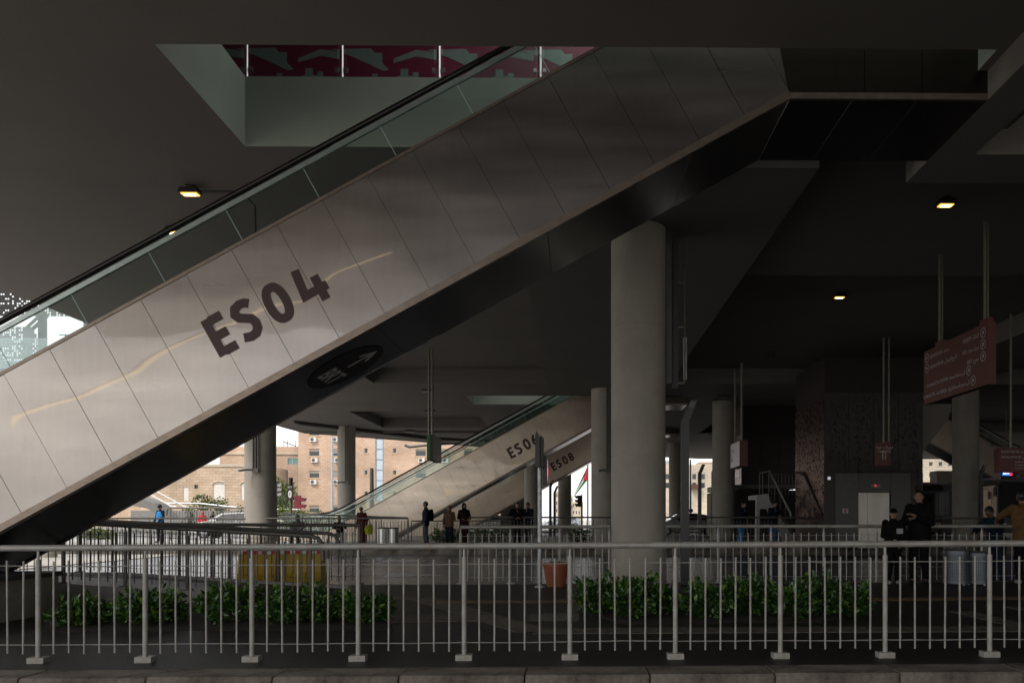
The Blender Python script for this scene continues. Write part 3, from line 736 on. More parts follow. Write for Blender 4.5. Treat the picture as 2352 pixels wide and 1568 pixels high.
def bed(name, pts, label):
    b = MB(); b.prism([(x, y, gz(x)-.02) for x, y in pts], (0,0,.026)); o = struct(name, b, SOIL); return o
bed('planting_bed', [gp(130,1443), gp(905,1443), gp(880,1400), gp(190,1395)], '')
bed('planting_bed', [gp(1560,1438), gp(1640,1432), gp(1900,1432), gp(2005,1392), gp(1900,1362), gp(1340,1362), gp(1330,1392), gp(1420,1432)], '')
sh = [(195,9.55,.27,.42,0.26,'small shrub at the left end of the left bed'),(345,9.6,.38,.46,0.37,'rounded shrub second from the left end of the left bed'),
      (535,9.7,.36,.46,0.43,'tall shrub in front of the left yellow barrier'),(663,9.6,.29,.42,0.37,'shrub in front of the right yellow barrier'),
      (752,9.75,.27,.40,0.34,'shrub just right of the yellow barriers'),(848,9.6,.29,.40,0.29,'shrub at the right end of the left bed')]
for k, (u, y, rx, ry, h, lab) in enumerate(sh): shrub(lab, at(u,PY,y).x, y, rx, ry, h, int(1500*rx/.4), 40+k, .075)
sh = [(1368,10.4,.24,.40,0.41,'shrub at the left end of the right bed, before the thickest column'),(1452,9.95,.30,.46,0.47,'shrub standing right in front of the thickest column'),
      (1525,10.2,.20,.40,0.34,'small shrub beside the foot of the black lamp post'),(1622,9.9,.29,.42,0.37,'shrub with bright young leaves right of the black lamp post'),
      (1715,10.2,.34,.46,0.44,'tallest shrub in the middle of the right bed'),(1812,9.9,.27,.42,0.36,'shrub left of the tall shrub pair in the right bed'),
      (1885,10.1,.31,.46,0.47,'bushy shrub near the right end of the right bed'),(1958,10.0,.20,.36,0.31,'lowest shrub at the right end of the right bed')]
for k, (u, y, rx, ry, h, lab) in enumerate(sh): shrub(lab, at(u,PY,y).x, y, rx, ry, h, int(1500*rx/.4), 60+k, .075, young=.16)

# ------------------------------------------------------------------ things on the near platform
YEL = mat('yellow plastic', (.56,.37,.012), .45, var=.15, scale=6, dirt=(.25,.15,.02), dscale=3)
def barrier(label, u0, u1, D):
    x0, x1 = xu(u0,D), xu(u1,D); L = x1-x0; r = thing('road_barrier', label, 'barrier', ((x0+x1)/2, D, gz(x0)), 0, 'yellow road barriers')
    pr = [(-.24,.0),(-.24,.12),(-.13,.30),(-.10,.68),(.10,.68),(.13,.30),(.24,.12),(.24,0)]
    b = MB()
    for a, c in ((-L/2,-L*.19),(-L*.15,L*.15),(L*.19,L/2)): b.prism([(a+.01,y,z) for y, z in pr], (c-a-.02,0,0))
    b.prism([(-L/2+.02,y*.86,z*.985) for y, z in pr], (L-.04,0,0))
    b.build('body', YEL, r, False)
    MB().tube([(-L*.3,-.235,.1),(-L*.3,-.26,.1)], .03, 10).tube([(L*.3,-.235,.1),(L*.3,-.26,.1)], .03, 10).build('plug', BLACK, r)
    rd, wt = mat('red tape', (.55,.03,.03), .5), mat('white tape', (.75,.75,.75), .5)
    n = 8
    for k in range(n):
        a = -L/2 + L*k/n; MB().box(a+.002, a+L/n-.002, -.112, -.106, .63, .69).build('tape_stripe', rd if k % 2 else wt, r, False)
    return r
barrier('left yellow plastic road barrier with red and white tape', 552, 640, 14.3)
barrier('right yellow plastic road barrier with red and white tape', 646, 745, 14.35)
TERRA = mat('terracotta plastic', (.30,.085,.035), .6, var=.12, scale=5, dirt=(.2,.08,.05))
r = thing('plant_pot', 'terracotta plant pot with a withered plant beside the grey signal pole', 'plant pot', (xu(1277,14.4),14.4,gz(0)))
b = MB(); b.lathe([(.17,0),(.235,.36),(.235,.365),(.255,.37),(.26,.43),(.235,.43),(.225,.38)], n=28); b.build('pot', TERRA, r)
MB().lathe([(.0,.375),(.222,.38)], n=20).build('soil', SOIL, r)
b = MB()
for k in range(7): a = k*.9; b.tube([(0,0,.37),(.05*math.cos(a),.05*math.sin(a),.45),(.12*math.cos(a),.12*math.sin(a),.44+.03*(k % 3))], .006, 5)
b.build('withered_stem', mat('dry red leaf', (.10,.03,.025), .8), r)

# traffic signal on a galvanised pole
def signal_head(parent, z, y, ang, lens=3, m=BLACK):
    b = MB(); b.box(-.13,.13,-.09,.07,z,z+.27*lens+.04)
    o = b.build('signal_head', m, parent, False)
    for k in range(lens):
        c = z + .155 + .27*k; q = MB(); pts = []
        for j in range(11):
            t = R(-20) + R(220)*j/10; pts.append((.105*math.cos(t), .105*math.sin(t)))
        for (x0, z0), (x1, z1) in zip(pts, pts[1:]): q.add([(x0,-.088,c+z0),(x1,-.088,c+z1),(x1,-.25,c+z1),(x0,-.25,c+z0)], [(0,1,2,3)])
        q.build('visor', m, o)
    return o
r = thing('traffic_signal', 'galvanised signal pole with black heads, beside the terracotta pot', 'traffic signal', (xu(1240,14.2),14.2,0))
MB().tube([(0,0,0),(0,0,2.75)], .038, 14).build('pole', GALV, r); MB().lathe([(.09,0),(.09,.03),(.045,.04)], n=12).build('base_plate', GALV, r)
h1 = thing('signal', None, None, (.0,.02,0)); bpy.data.objects.remove(h1)
b = MB(); b.prism([(-.07,-.05,2.16),(.012,-.05,2.16),(.012,-.05,2.70),(-.045,-.05,2.80),(-.07,-.05,2.74)], (0,-.26,0)); b.build('signal_head', BLACK, r, False)
b = MB(); b.prism([(.018,-.045,2.16),(.075,-.045,2.16),(.075,-.045,2.68),(.018,-.045,2.72)], (0,-.2,0)); b.build('backing_board', mat('dark grey board', (.03,.03,.032), .5), r, False)
b = MB(); b.box(.055,.135,-.06,.06,1.85,2.38); b.build('countdown_head', BLACK, r, False)
MB().box(.137,.142,-.045,.045,1.93,2.30).build('display', glow('pink display', (.8,.25,.55), .5), r, False)
text('8', .2, (.144,-.05,2.02), (0,1,0), (0,0,1), glow('red figure', (1,.05,.05), 1.2), r, .03)

# black folded lamp posts
def lamp_post(label, u, D, htop, lean=1):
    r = thing('lamp_post', label, 'lamp post', (xu(u,D), D, 0.0 if D < 20 else .19), 0, 'black folded lamp posts')
    hb = htop - .40
    MB().prism([(-.075,-.05,0),(.075,-.05,0),(.075,-.05,hb),(-.075,-.05,hb)], (0,.10,0)).build('post', mat('black blue post', (.014,.015,.019), .35, var=.1), r, False)
    b = MB(); b.prism([(-.075,-.05,hb+.004),(.075,-.05,hb+.004),(.075+lean*.16,-.05,htop),(-.075+lean*.16+.02,-.05,htop)], (0,.10,0)); a = b.build('arm', mat('black blue post', (.014,.015,.019), .35), r, False)
    b = MB(); b.prism([(-.045+lean*.11,-.052,htop-.14),(.045+lean*.11,-.052,htop-.14),(.05+lean*.15,-.052,htop-.03),(-.04+lean*.15,-.052,htop-.03)], (0,-.006,0)); b.build('lens', mat('lamp lens', (.10,.10,.10), .2), a, False)
    MB().box(-.12,.12,-.09,.09,0,.02).build('base_plate', BLACK, r, False)
lamp_post('near black folded lamp post right of the thickest column', 1573, 14.75, 3.47)
lamp_post('black folded lamp post left of the round column beside the hanging white sign', 1607, 33, 3.35)
lamp_post('black folded lamp post beside the right round column by the lift tower', 2253, 33.5, 3.35)
lamp_post('left of two far black lamp posts under escalator ES 08', 1264, 45.5, 3.3)
lamp_post('right of two far black lamp posts under escalator ES 08', 1274, 46.5, 3.0)

# perforated litter bins
PERF = None
def bin_(label, u, D, dia, h, z0, perf, group):
    r = thing('litter_bin', label, 'bin', (xu(u,D), D, z0), 0, group); R_ = dia/2
    if perf:
        b = MB(); n, rows = 40, 19; za, zb = .09, h-.08; cell = (zb-za)/rows
        for i in range(n):
            for k in range(rows):
                t0, t1 = 2*math.pi*i/n, 2*math.pi*(i+1)/n; za_, zb_ = za+cell*k, za+cell*(k+1)
                f = .24
                P = lambda t, z: (R_*math.cos(t), R_*math.sin(t), z)
                A = [P(t0,za_),P(t1,za_),P(t1,zb_),P(t0,zb_)]; tm0, tm1 = t0+(t1-t0)*f, t1-(t1-t0)*f; zm0, zm1 = za_+cell*f, zb_-cell*f
                B = [P(tm0,zm0),P(tm1,zm0),P(tm1,zm1),P(tm0,zm1)]
                b.add(A+B, [(0,1,5,4),(1,2,6,5),(2,3,7,6),(3,0,4,7)])
        b.build('perforated_shell', mat('grey bin steel', (.15,.165,.19), .4, metal=.6), r)
        MB().lathe([(R_*.86,.05),(R_*.86,h-.06)], n=24).build('liner', mat('bin liner', (.02,.02,.022), .7), r)
        MB().lathe([(R_+.003,.035),(R_+.003,.09)], n=32).build('bottom_band', mat('grey bin steel', (.15,.165,.19), .4, metal=.6), r)
        MB().lathe([(R_+.004,h-.08),(R_+.004,h-.03),(R_-.02,h),(R_-.06,h+.003)], n=32).build('rim', mat('grey bin steel', (.15,.165,.19), .4, metal=.6), r)
        for k in range(3): MB().tube([(R_*.8*math.cos(2.1*k-1.2),R_*.8*math.sin(2.1*k-1.2),0),(R_*.8*math.cos(2.1*k-1.2),R_*.8*math.sin(2.1*k-1.2),.05)], .02, 8).build('foot', GALV, r)
    else:
        MB().lathe([(R_,.02),(R_,h-.06)], n=28).build('shell', STEEL, r)
        MB().lathe([(R_+.006,h-.05),(R_+.006,h-.01),(R_-.04,h),(R_-.05,h-.03)], n=28).build('rim', BLACK, r)
bin_('left perforated steel bin behind the railing, right of the standing man', 2196, 14.3, .44, .66, gz(6), True, 'perforated bins')
bin_('right perforated steel bin of the pair, narrower, nearest the man in brown', 2245, 14.25, .38, .62, gz(6), True, 'perforated bins')
bin_('left silver cylinder bin under escalator ES 06', 880, 31.3, .44, .70, .2, False, 'silver bins')
bin_('right silver cylinder bin under escalator ES 06', 904, 31.3, .40, .70, .2, False, 'silver bins')
# ------------------------------------------------------------------ hanging and ceiling things
LED = glow('warm led', (1.0,.52,.08), 1.1); LEDC = glow('led core', (1.0,.82,.42), 6)
def ceiling_lamp(label, u, v, zc, lit, w=.36, drop=.20):
    D = F*(zc-drop-EYE)/(PY-v); x = at(u,v,D).x
    r = thing('ceiling_lamp', label, 'lamp', (x, D, zc), 0, 'ceiling lamps' if lit else 'unlit ceiling lamps')
    b = MB(); b.prism([(-w/2,-.10,-drop+.012),(w/2,-.10,-drop+.012),(w/2*.8,-.10,-drop+.10),(-w/2*.8,-.10,-drop+.10)], (0,.20,0)); b.build('housing', BLACK, r, False)
    b = MB(); b.tube([(0,0,-drop+.09),(0,0,0)], .02, 8); b.box(-.06,.06,-.06,.06,-.012,0); b.build('bracket', BLACK, r)
    if lit:
        h = MB().box(-w*.38,w*.38,-.07,.07,-drop-.004,-drop+.010).build('diffuser', LED, r, False)
        b = MB()
        for k in range(6): b.box(-w*.27+k*w*.092,-w*.27+k*w*.092+w*.07,-.042,.035,-drop-.012,-drop-.005)
        b.build('led', LEDC, h, False)
    else: MB().box(-w*.38,w*.38,-.10,.10,-drop,-drop+.010).build('diffuser', mat('unlit diffuser', (.05,.05,.05), .3), r, False)
    return r
ceiling_lamp('lit ceiling lamp above the near escalator handrail, left of the opening', 437, 451, ZC, True, .36, .15)
ceiling_lamp('lit ceiling lamp glimpsed through the escalator glass', 398, 539, ZC, True, .28, .12)
ceiling_lamp('lit ceiling lamp beside the poles of the big maroon sign', 2172, 469, ZC, True, .32, .15)
ceiling_lamp('lit ceiling lamp inside the dark coffer left of the big maroon sign', 1928, 682, ZC+.66, True, .34, .15)
ceiling_lamp('unlit ceiling lamp in the dark coffer right of the thickest column', 1765, 818, ZC+.66, False, .5)
ceiling_lamp('unlit ceiling lamp above the white hanging sign', 1660, 912, ZC, False, .6)
ceiling_lamp('unlit ceiling lamp beside the green sign hanger', 980, 900, ZC, False, .5, .1)
ceiling_lamp('unlit ceiling lamp above the round column by the apartment block', 988, 947, ZC+.0, False, .6, .1)
ceiling_lamp('unlit ceiling lamp between the green sign and the far drain pipe', 942, 992, ZC, False, .8, .12)
# conduits on the soffit leading to the lamps
def pipe(name, label, pts, r, m, cat='pipe', n=8):
    o = MB().tube(pts, r, n).build(name, m); return tag(o, label, cat)
DP = 13.7
pipe('conduit', 'thin conduit running from the lit lamp down to a hanging sign behind the glass', [at(462,440,13.6)+Vector((0,0,.0)), at(555,440,13.7), at(586,475,14.2), at(587,560,14.2)], .02, BLACK, 'conduit')
pipe('conduit', 'thin conduit on the soffit running right from the lamp beside the big sign', [at(2172,452,14.2), at(2352,462,14.4), at(2500,470,14.6)], .014, BLACK, 'conduit')
r = thing('hanging_bracket', 'small dark bracket on a short pole, seen through the escalator glass', 'bracket', (xu(613,16.5),16.5,ZC))
b = MB(); b.tube([(0,0,0),(0,0,-.6)], .03, 8); b.build('pole', BLACK, r); MB().box(-.12,.12,-.08,.08,-.25,-.19).build('plate', BLACK, r, False)
PIPE = mat('drain pipe', (.09,.085,.08), .45, metal=.2)
def off(p, dz): return Vector((p.x, p.y, p.z+dz))
pipe('drain_pipe', 'drain pipe crossing under the far soffit, bent up at its left end', [at(668,955,46.5), at(676,968,46.5), at(690,972,47), at(1000,1008,56), at(1120,1010,58), at(1190,1022,60), at(1300,1034,62)], .13, PIPE)
pipe('drain_pipe', 'lower drain pipe along the far edge of the soffit', [at(688,988,52), at(900,990,52), at(1130,991,52)], .12, PIPE)
pipe('drain_pipe', 'short far drain pipe left of the green sign, near the pink facade', [at(930,1022,60), at(940,1026,60), at(1000,1020,60), at(1060,1016,60)], .10, PIPE)

# big maroon direction sign, side on
r = thing('hanging_sign', 'large maroon hanging direction sign with white lettering and arrows', 'sign', (7.95,15.0,3.83))
Lb, Hb = 2.75, 1.20
p = MB().box(0,.16,0,Lb,0,Hb).build('panel', MAROON, r, False)
for y in (.05, 1.95): MB().box(.02,.14,y,y+.30,Hb+.001,Hb+.10).build('hanger_block', MAROON, r, False)
POLE = mat('olive grey pole', (.15,.14,.11), .45, metal=.4)
for y in (.2, 2.1): MB().tube([(.05,y,Hb),(.05,y,ZC-3.83+.3)], .028, 10).build('pole', POLE, r); MB().tube([(.12,y+.02,Hb),(.12,y+.02,ZC-3.83+.3)], .02, 8).build('pole', POLE, r)
SGL = mat('sign lettering', (.42,.41,.43), .6, var=.02)
def line(s, y, z, size=.105, al='LEFT'):        # text on the face towards -X reads from the far end to the near end
    text(s, size, (-.002, Lb-y, z), (0,-1,0), (0,0,1), SGL, r, bold=.012, align=al, sx=.9)
def ring(y, z, R_=.10, ang=45):
    c = Vector((-.004, Lb-y, z)); b = MB(); n = 24
    P = lambda t, q: c + Vector((0, -q*math.cos(t), q*math.sin(t)))
    for k in range(n): a, e = 2*math.pi*k/n, 2*math.pi*(k+1)/n; b.poly([P(a,R_),P(e,R_),P(e,R_-.015),P(a,R_-.015)])
    a = R(ang); d = Vector((0,-math.cos(a),math.sin(a))); s = Vector((0,-math.sin(a),-math.cos(a)))
    b.poly([c-d*.055+s*.012, c+d*.02+s*.012, c+d*.02-s*.012, c-d*.055-s*.012]); b.poly([c+d*.06, c-d*.005+s*.045, c-d*.005-s*.045])
    b.build('arrow_ring', SGL, r, False)
AR = {'lift':'\u0645\u0635\u0639\u062f','esc':'\u0627\u0644\u062f\u0631\u062c \u0627\u0644\u0643\u0647\u0631\u0628\u0627\u0626\u064a','tick':'\u0627\u0644\u062a\u0630\u0627\u0643\u0631','wc':'\u062f\u0648\u0631\u0627\u062a \u0645\u064a\u0627\u0647','exit':'\u0645\u062e\u0631\u062c','to1':'\u0627\u0644\u0649 \u0645\u062d\u0637\u0629 \u0627\u0644\u0645\u062d\u0637\u0629','to2':'\u0627\u0644\u0649 \u0645\u062c\u0645\u0639 \u0627\u0644\u0645\u062d\u0637\u0629 \u0627\u0644\u0632\u0631\u0642\u0627\u0621'}
FORMS = {'\u0627':('\ufe8d','\ufe8e',None,None),'\u0628':('\ufe8f','\ufe90','\ufe91','\ufe92'),'\u062a':('\ufe95','\ufe96','\ufe97','\ufe98'),'\u0629':('\ufe93','\ufe94',None,None),
 '\u062c':('\ufe9d','\ufe9e','\ufe9f','\ufea0'),'\u062d':('\ufea1','\ufea2','\ufea3','\ufea4'),'\u062e':('\ufea5','\ufea6','\ufea7','\ufea8'),'\u062f':('\ufea9','\ufeaa',None,None),
 '\u0630':('\ufeab','\ufeac',None,None),'\u0631':('\ufead','\ufeae',None,None),'\u0632':('\ufeaf','\ufeb0',None,None),'\u0635':('\ufeb9','\ufeba','\ufebb','\ufebc'),'\u0637':('\ufec1','\ufec2','\ufec3','\ufec4'),
 '\u0639':('\ufec9','\ufeca','\ufecb','\ufecc'),'\u0642':('\ufed5','\ufed6','\ufed7','\ufed8'),'\u0643':('\ufed9','\ufeda','\ufedb','\ufedc'),'\u0644':('\ufedd','\ufede','\ufedf','\ufee0'),'\u0645':('\ufee1','\ufee2','\ufee3','\ufee4'),
 '\u0646':('\ufee5','\ufee6','\ufee7','\ufee8'),'\u0647':('\ufee9','\ufeea','\ufeeb','\ufeec'),'\u0648':('\ufeed','\ufeee',None,None),'\u064a':('\ufef1','\ufef2','\ufef3','\ufef4'),'\u0649':('\ufeef','\ufef0',None,None),'\u0626':('\ufe89','\ufe8a','\ufe8b','\ufe8c'),'\u0621':('\ufe80',None,None,None)}
def arab(s):
    o = []
    for i, c in enumerate(s):
        if c not in FORMS: o.append(c); continue
        f = FORMS[c]; prev = i > 0 and s[i-1] in FORMS and FORMS[s[i-1]][2] is not None and f[1] is not None
        nxt = i+1 < len(s) and s[i+1] in FORMS and FORMS[s[i+1]][1] is not None and f[2] is not None
        o.append(f[3] if prev and nxt else f[1] if prev else f[2] if nxt else f[0])
    return ''.join(o[::-1])
ring(.15,1.03,ang=180); line('ELEVATOR 02 - '+arab(AR['lift']), .30, .99)
ring(.15,.80,ang=180); line('ESCALATOR 06  '+arab(AR['esc']), .30, .76)
ring(2.58,1.03); line('TICKETS  '+arab(AR['tick']), 2.42, .99, al='RIGHT')
ring(2.58,.80); line('W.C  '+arab(AR['wc']), 2.42, .76, al='RIGHT')
ring(2.58,.57); line('EXIT  '+arab(AR['exit']), 2.42, .53, al='RIGHT')
ring(2.02,.40); line('TO MAHATTA STATION  '+arab(AR['to1']), 1.88, .36, al='RIGHT')
ring(2.20,.17); line('TO MAHATTA - AL ZARQA  '+arab(AR['to2']), 2.06, .13, al='RIGHT')

def hung(label, u0, u1, v0, v1, D, depth, face, m, pole_u, zc=ZC, group=None, cat='sign'):
    a, c = at(u0,v1,D), at(u1,v0,D); r = thing('hanging_sign', label, cat, (a.x,D,a.z))
    w, h = c.x-a.x, c.z-a.z
    MB().box(0,w,0,depth,0,h).build('panel', m, r, False)
    for k, pu in enumerate(pole_u): MB().tube([(xu(pu,D+depth/2)-a.x,depth/2,h-.01),(xu(pu,D+depth/2)-a.x,depth/2,zc-a.z+.02)], .035, 8).build('pole', POLE if D < 40 else STEELD, r)
    return r, w, h
GREEN = mat('green enamel', (.02,.16,.03), .4)
r, w, h = hung('narrow green sign seen edge on, hanging on two thin poles', 981, 995, 997, 1055, 26, 1.6, None, mat('dark sign side', (.03,.035,.03), .5), (985,993))
MB().box(-.012,-.002,0,1.6,0,h).build('face', GREEN, r, False); MB().box(.0,w*.45,-.008,-.002,0,h).build('edge', GREEN, r, False)
# small white faced sign with maroon rim
D = 29; a = at(1699,1070,D); r = thing('hanging_sign', 'small hanging sign with white face and maroon rim left of the lift tower', 'sign', (a.x,D+1.2,a.z)); h = 60*D/F
MB().box(.0,.30,-1.2,.5,0,h).build('panel', MAROON, r, False)
MB().prism([(-.006,-1.18,.03),(-.006,.48,.03),(-.006,.48,h-.03),(-.006,-1.18,h-.03)], (.004,0,0)).build('face', mat('white sign face', (.62,.62,.64), .4), r, False)
dkl = mat('dark sign lettering', (.06,.03,.03), .6)
text('Exit', .3, (-.010,.40,.25), (0,-1,0), (0,0,1), dkl, r, .01); text(arab(AR['exit']), .3, (-.010,.40,.6), (0,-1,0), (0,0,1), dkl, r, .01)
for y in (-1.0,.2): MB().tube([(.12,y,h),(.12,y,ZC-a.z)], .05, 8).build('pole', POLE, r)
r, w, h = hung('small maroon toilets sign hanging in front of the lift tower', 2018, 2046, 1015, 1068, 25, .3, None, MAROON, (2030,2042))
text(arab(AR['wc']), .13, (w*.45,-.004,h-.2), (1,0,0), (0,0,1), SGL, r, .015, align='CENTER'); text('TOILETS', .11, (w*.45,-.004,h-.34), (1,0,0), (0,0,1), SGL, r, .015, align='CENTER')
b = MB(); b.box(w*.3,w*.38,-.006,-.003,.18,.38); b.box(w*.52,w*.60,-.006,-.003,.18,.38); b.ball((w*.34,-.004,.43),.035); b.ball((w*.56,-.004,.43),.035); b.build('pictogram', SGL, r)
r, w, h = hung('dark maroon direction sign at the right picture edge with faint lettering', 2294, 2440, 1028, 1084, 22, .25, None, MAROON, (2322,2420))
for k, s in enumerate(['ELEVATOR 03 '+arab(AR['lift']), 'ESCALATOR 07 '+arab(AR['esc'])]): text(s, .085, (.06,-.004,h-.14-.15*k), (1,0,0), (0,0,1), SGL, r, .012)
for k, s in enumerate(['TO MAHATTA - AL ZARQA', 'TO MUHAJIREEN STATION', 'TO SWEILEH STATION']): text(s, .06, (.45,-.004,h-.42-.09*k), (1,0,0), (0,0,1), SGL, r, .01)
D = 40; a = at(2302,1093,D); r = thing('led_display', 'lit blue display with a red end, hanging above the bus', 'display', (a.x,D,a.z))
MB().box(-.06,.55,.01,.2,-.22,.30).build('housing', BLACK, r, False)
MB().box(0,.40,0,.008,.03,.27).build('screen', glow('blue display', (.02,.14,.9), 1.0), r, False)
MB().prism([(.40,0,.03),(.52,0,.03),(.52,0,.27),(.46,0,.27)], (0,.008,0)).build('red_end', glow('red display', (.95,.03,.03), 1.0), r, False)
text('Makkah', .10, (.06,-.003,.11), (1,0,0), (0,0,1), glow('white figures', (1,1,1), 1), r, .02)
MB().tube([(.25,.1,.30),(.25,.1,ZC-a.z)], .03, 8).build('pole', POLE, r)

# cable riser beside the nearest column
D = 15.35; x = xu(1545,D); r = thing('cable_riser', 'vertical cable trunking and conduit hanging beside the thickest column', 'cable trunking', (x,D,0))
zt_, zb_ = 6.76, zv(892,D)
MB().box(0,.10,-.08,.08,zb_,zt_).build('trunking', mat('dark trunking', (.03,.03,.03), .5), r, False)
MB().box(-.11,-.015,-.02,.05,zb_+.1,zt_-.15).build('trunking', mat('grey trunking', (.10,.10,.095), .5), r, False)
MB().tube([(.235,0,zb_+.1),(.235,0,zt_)], .018, 8).build('conduit', POLE, r)
b = MB(); b.box(.21,.222,-.03,.03,zb_+.18,zb_+1.0); b.box(.26,.272,-.03,.03,zb_+.18,zb_+1.0)
for k in range(9): b.box(.222,.26,-.01,.01,zb_+.2+k*.095,zb_+.225+k*.095)
b.build('cable_ladder', mat('pale ladder', (.35,.35,.35), .4, metal=.6), r, False)
for z in (zb_+.1, zb_+1.2, zt_-.9): MB().box(-.1,.24,.02,.04,z,z+.03).build('bracket', POLE, r, False)

# surveillance cameras with conduits on two columns
def cctv(label, u, D, rad, ztop, zc, du):
    r = thing('surveillance_camera', label, 'camera', (xu(u,D),D-rad,zc), 0, 'surveillance cameras')
    for k in (-1,0,1): MB().tube([(.1*k+.08,-.03,0),(.1*k+.08,-.03,ztop-zc)], .028, 6).build('conduit', STEELD, r)
    MB().box(-.03,.2,-.09,.0,-.16,.0).build('junction_box', STEELD, r, False)
    MB().tube([(0,-.06,-.06),(-.18,-.2,-.06),(-.42,-.42,-.12)], .045, 8).build('camera_body', GALV, r)
cctv('camera below three conduits on the round column left of the pink block', 597, 30.9, .59, ZC, zv(1078,30.9), 0)
cctv('camera on the round column standing in front of the pink facade', 800, 49.5, .56, ZC, zv(1106,49.5), 0)
cctv('camera box on the round column just behind the thickest column', 1394, 33.5, .55, ZC, zv(1078,33.5), 0)

# ------------------------------------------------------------------ lift tower, raised box and stairs on the far platform
def perforated(root, name, o, right, up, w, h, nx, ny, m, prob, rnd, thick=None):
    """sheet with missing cells; o is a corner"""
    o, right, up = Vector(o), Vector(right), Vector(up); b = MB(); cw, ch = w/nx, h/ny
    P = lambda x, z: o + right*x + up*z
    for j in range(ny):
        i = 0
        while i < nx:
            if rnd.random() < prob(i/nx, j/ny): i += 1; continue
            k = i
            while k < nx and (k == i or rnd.random() >= prob(k/nx, j/ny)): k += 1
            b.poly([P(i*cw,j*ch),P(k*cw,j*ch),P(k*cw,(j+1)*ch),P(i*cw,(j+1)*ch)]); i = k+1
    return b.build(name, m, root, False)
rnd = random.Random(3)
PFACE = mat('maroon perforated steel', (.10,.062,.064), .30, metal=.75, var=.15)
D = 28.0; ax, cx = xu(1893,D), xu(2120,D); zb, ztp = .2, zv(915,D)
r = thing('lift_tower', 'maroon perforated lift tower with steel lift doors', 'lift tower', (ax,D,0)); w = cx-ax; dpt = 3.7
MB().box(.03,w,.03,dpt-.03,zb,ZC).build('core', mat('tower core', (.018,.010,.010), .7), r, False)
nz = 4; zs = [zb+1.05+(ztp-zb-1.05)*k/nz for k in range(nz+1)]
for k in range(nz):
    for q in range(2):
        perforated(r, 'perforated_panel', (0,dpt-q*dpt/2-.01,zs[k]+.012), (0,-1,0), (0,0,1), dpt/2-.02, zs[k+1]-zs[k]-.024, 22, 14, PFACE, lambda a, c: .26, rnd)
MB().prism([(-.0,0.01,zb),(-.0,dpt,zb),(-.0,dpt,zb+1.03),(-.0,.01,zb+1.03)], (.02,0,0)).build('plinth_panel', MAROOND, r, False)
zl = zv(1085,D); nx_ = 4
for k in range(nx_):
    a = w*k/nx_
    perforated(r, 'perforated_panel', (a+.01,0,zl+.02), (1,0,0), (0,0,1), w/nx_-.02, ZC-1.3-zl, 22, 40, MAROOND, lambda p, q: .16 if .2 < p < .9 else .05, rnd)
MB().box(0,xu(1918,D)-ax-.01,-.0,.03,zb,zl).build('front_panel', MAROOND, r, False); 
for a, c in ((1918,1972),(1972,2046),(2046,2092)):
    A, Cc = xu(a,D)-ax, xu(c,D)-ax
    MB().box(A+.006,Cc-.006,-.012,.03,zv(1130,D) if a == 1972 else zb, zl-.01).build('surround_panel', mat('grey surround', (.085,.087,.085), .5, var=.1), r, False)
perforated(r, 'perforated_panel', (xu(2092,D)-ax+.01,0,zb), (1,0,0), (0,0,1), cx-xu(2092,D)-.01, zl-zb, 6, 44, MAROOND, lambda p, q: .3 if .2 < p < .8 else 0, rnd)
DOORM = mat('steel lift door', (.42,.40,.37), .42, metal=.85, var=.1, scale=3, stretch=(1,1,.2))
for a, c in ((1966,1992),(1992,2030),(2030,2043)):
    A, Cc = xu(a,D)-ax, xu(c,D)-ax; MB().box(A+.004,Cc-.004,.0+(.01 if c == 2043 else 0),.03,zb,zv(1131,D)).build('lift_door', DOORM, r, False)
A = xu(2000,D)-ax; MB().box(A,A+.34,-.03,-.012,zv(1118,D),zv(1111,D)).build('floor_indicator', mat('indicator plate', (.2,.2,.2), .4), r, False)
MB().box(A+.13,A+.19,-.034,-.031,zv(1117,D),zv(1112,D)).build('indicator_light', glow('red indicator', (.9,.05,.03), .4), r, False)
A = xu(1935,D)-ax; 
b = MB(); b.box(A,A+.20,-.02,-.012,zv(1178,D),zv(1167,D)); b.build('notice', mat('notice paper', (.5,.45,.45), .6), r, False)
MB().box(A+.07,A+.13,-.024,-.021,zv(1177,D),zv(1168,D)).build('notice_print', mat('red print', (.3,.03,.03), .6), r, False)
A = xu(1901,D)-ax; MB().box(A,A+.10,-.02,-.003,zv(1101,D),zv(1094,D)).build('alarm', glow('white alarm lamp', (.8,.8,.85), .25), r, False)
b = MB(); b.prism([(xu(2121,D)-ax,.1,zv(925,D)),(xu(2190,D)-ax,.1,zv(925,D)),(xu(2181,D)-ax,.1,zv(960,D)),(xu(2121,D)-ax,.1,zv(1038,D))], (0,2.5,0)); b.build('raking_brace', PLASTER, r, False)
# handrail along the tower side
MB().tube([at(1832,1085,31)-Vector((ax,D,0)), at(1845,1086,30.4)-Vector((ax,D,0)), at(1888,1182,28.2)-Vector((ax,D,0))], .04, 8).build('handrail', STEELD, r)

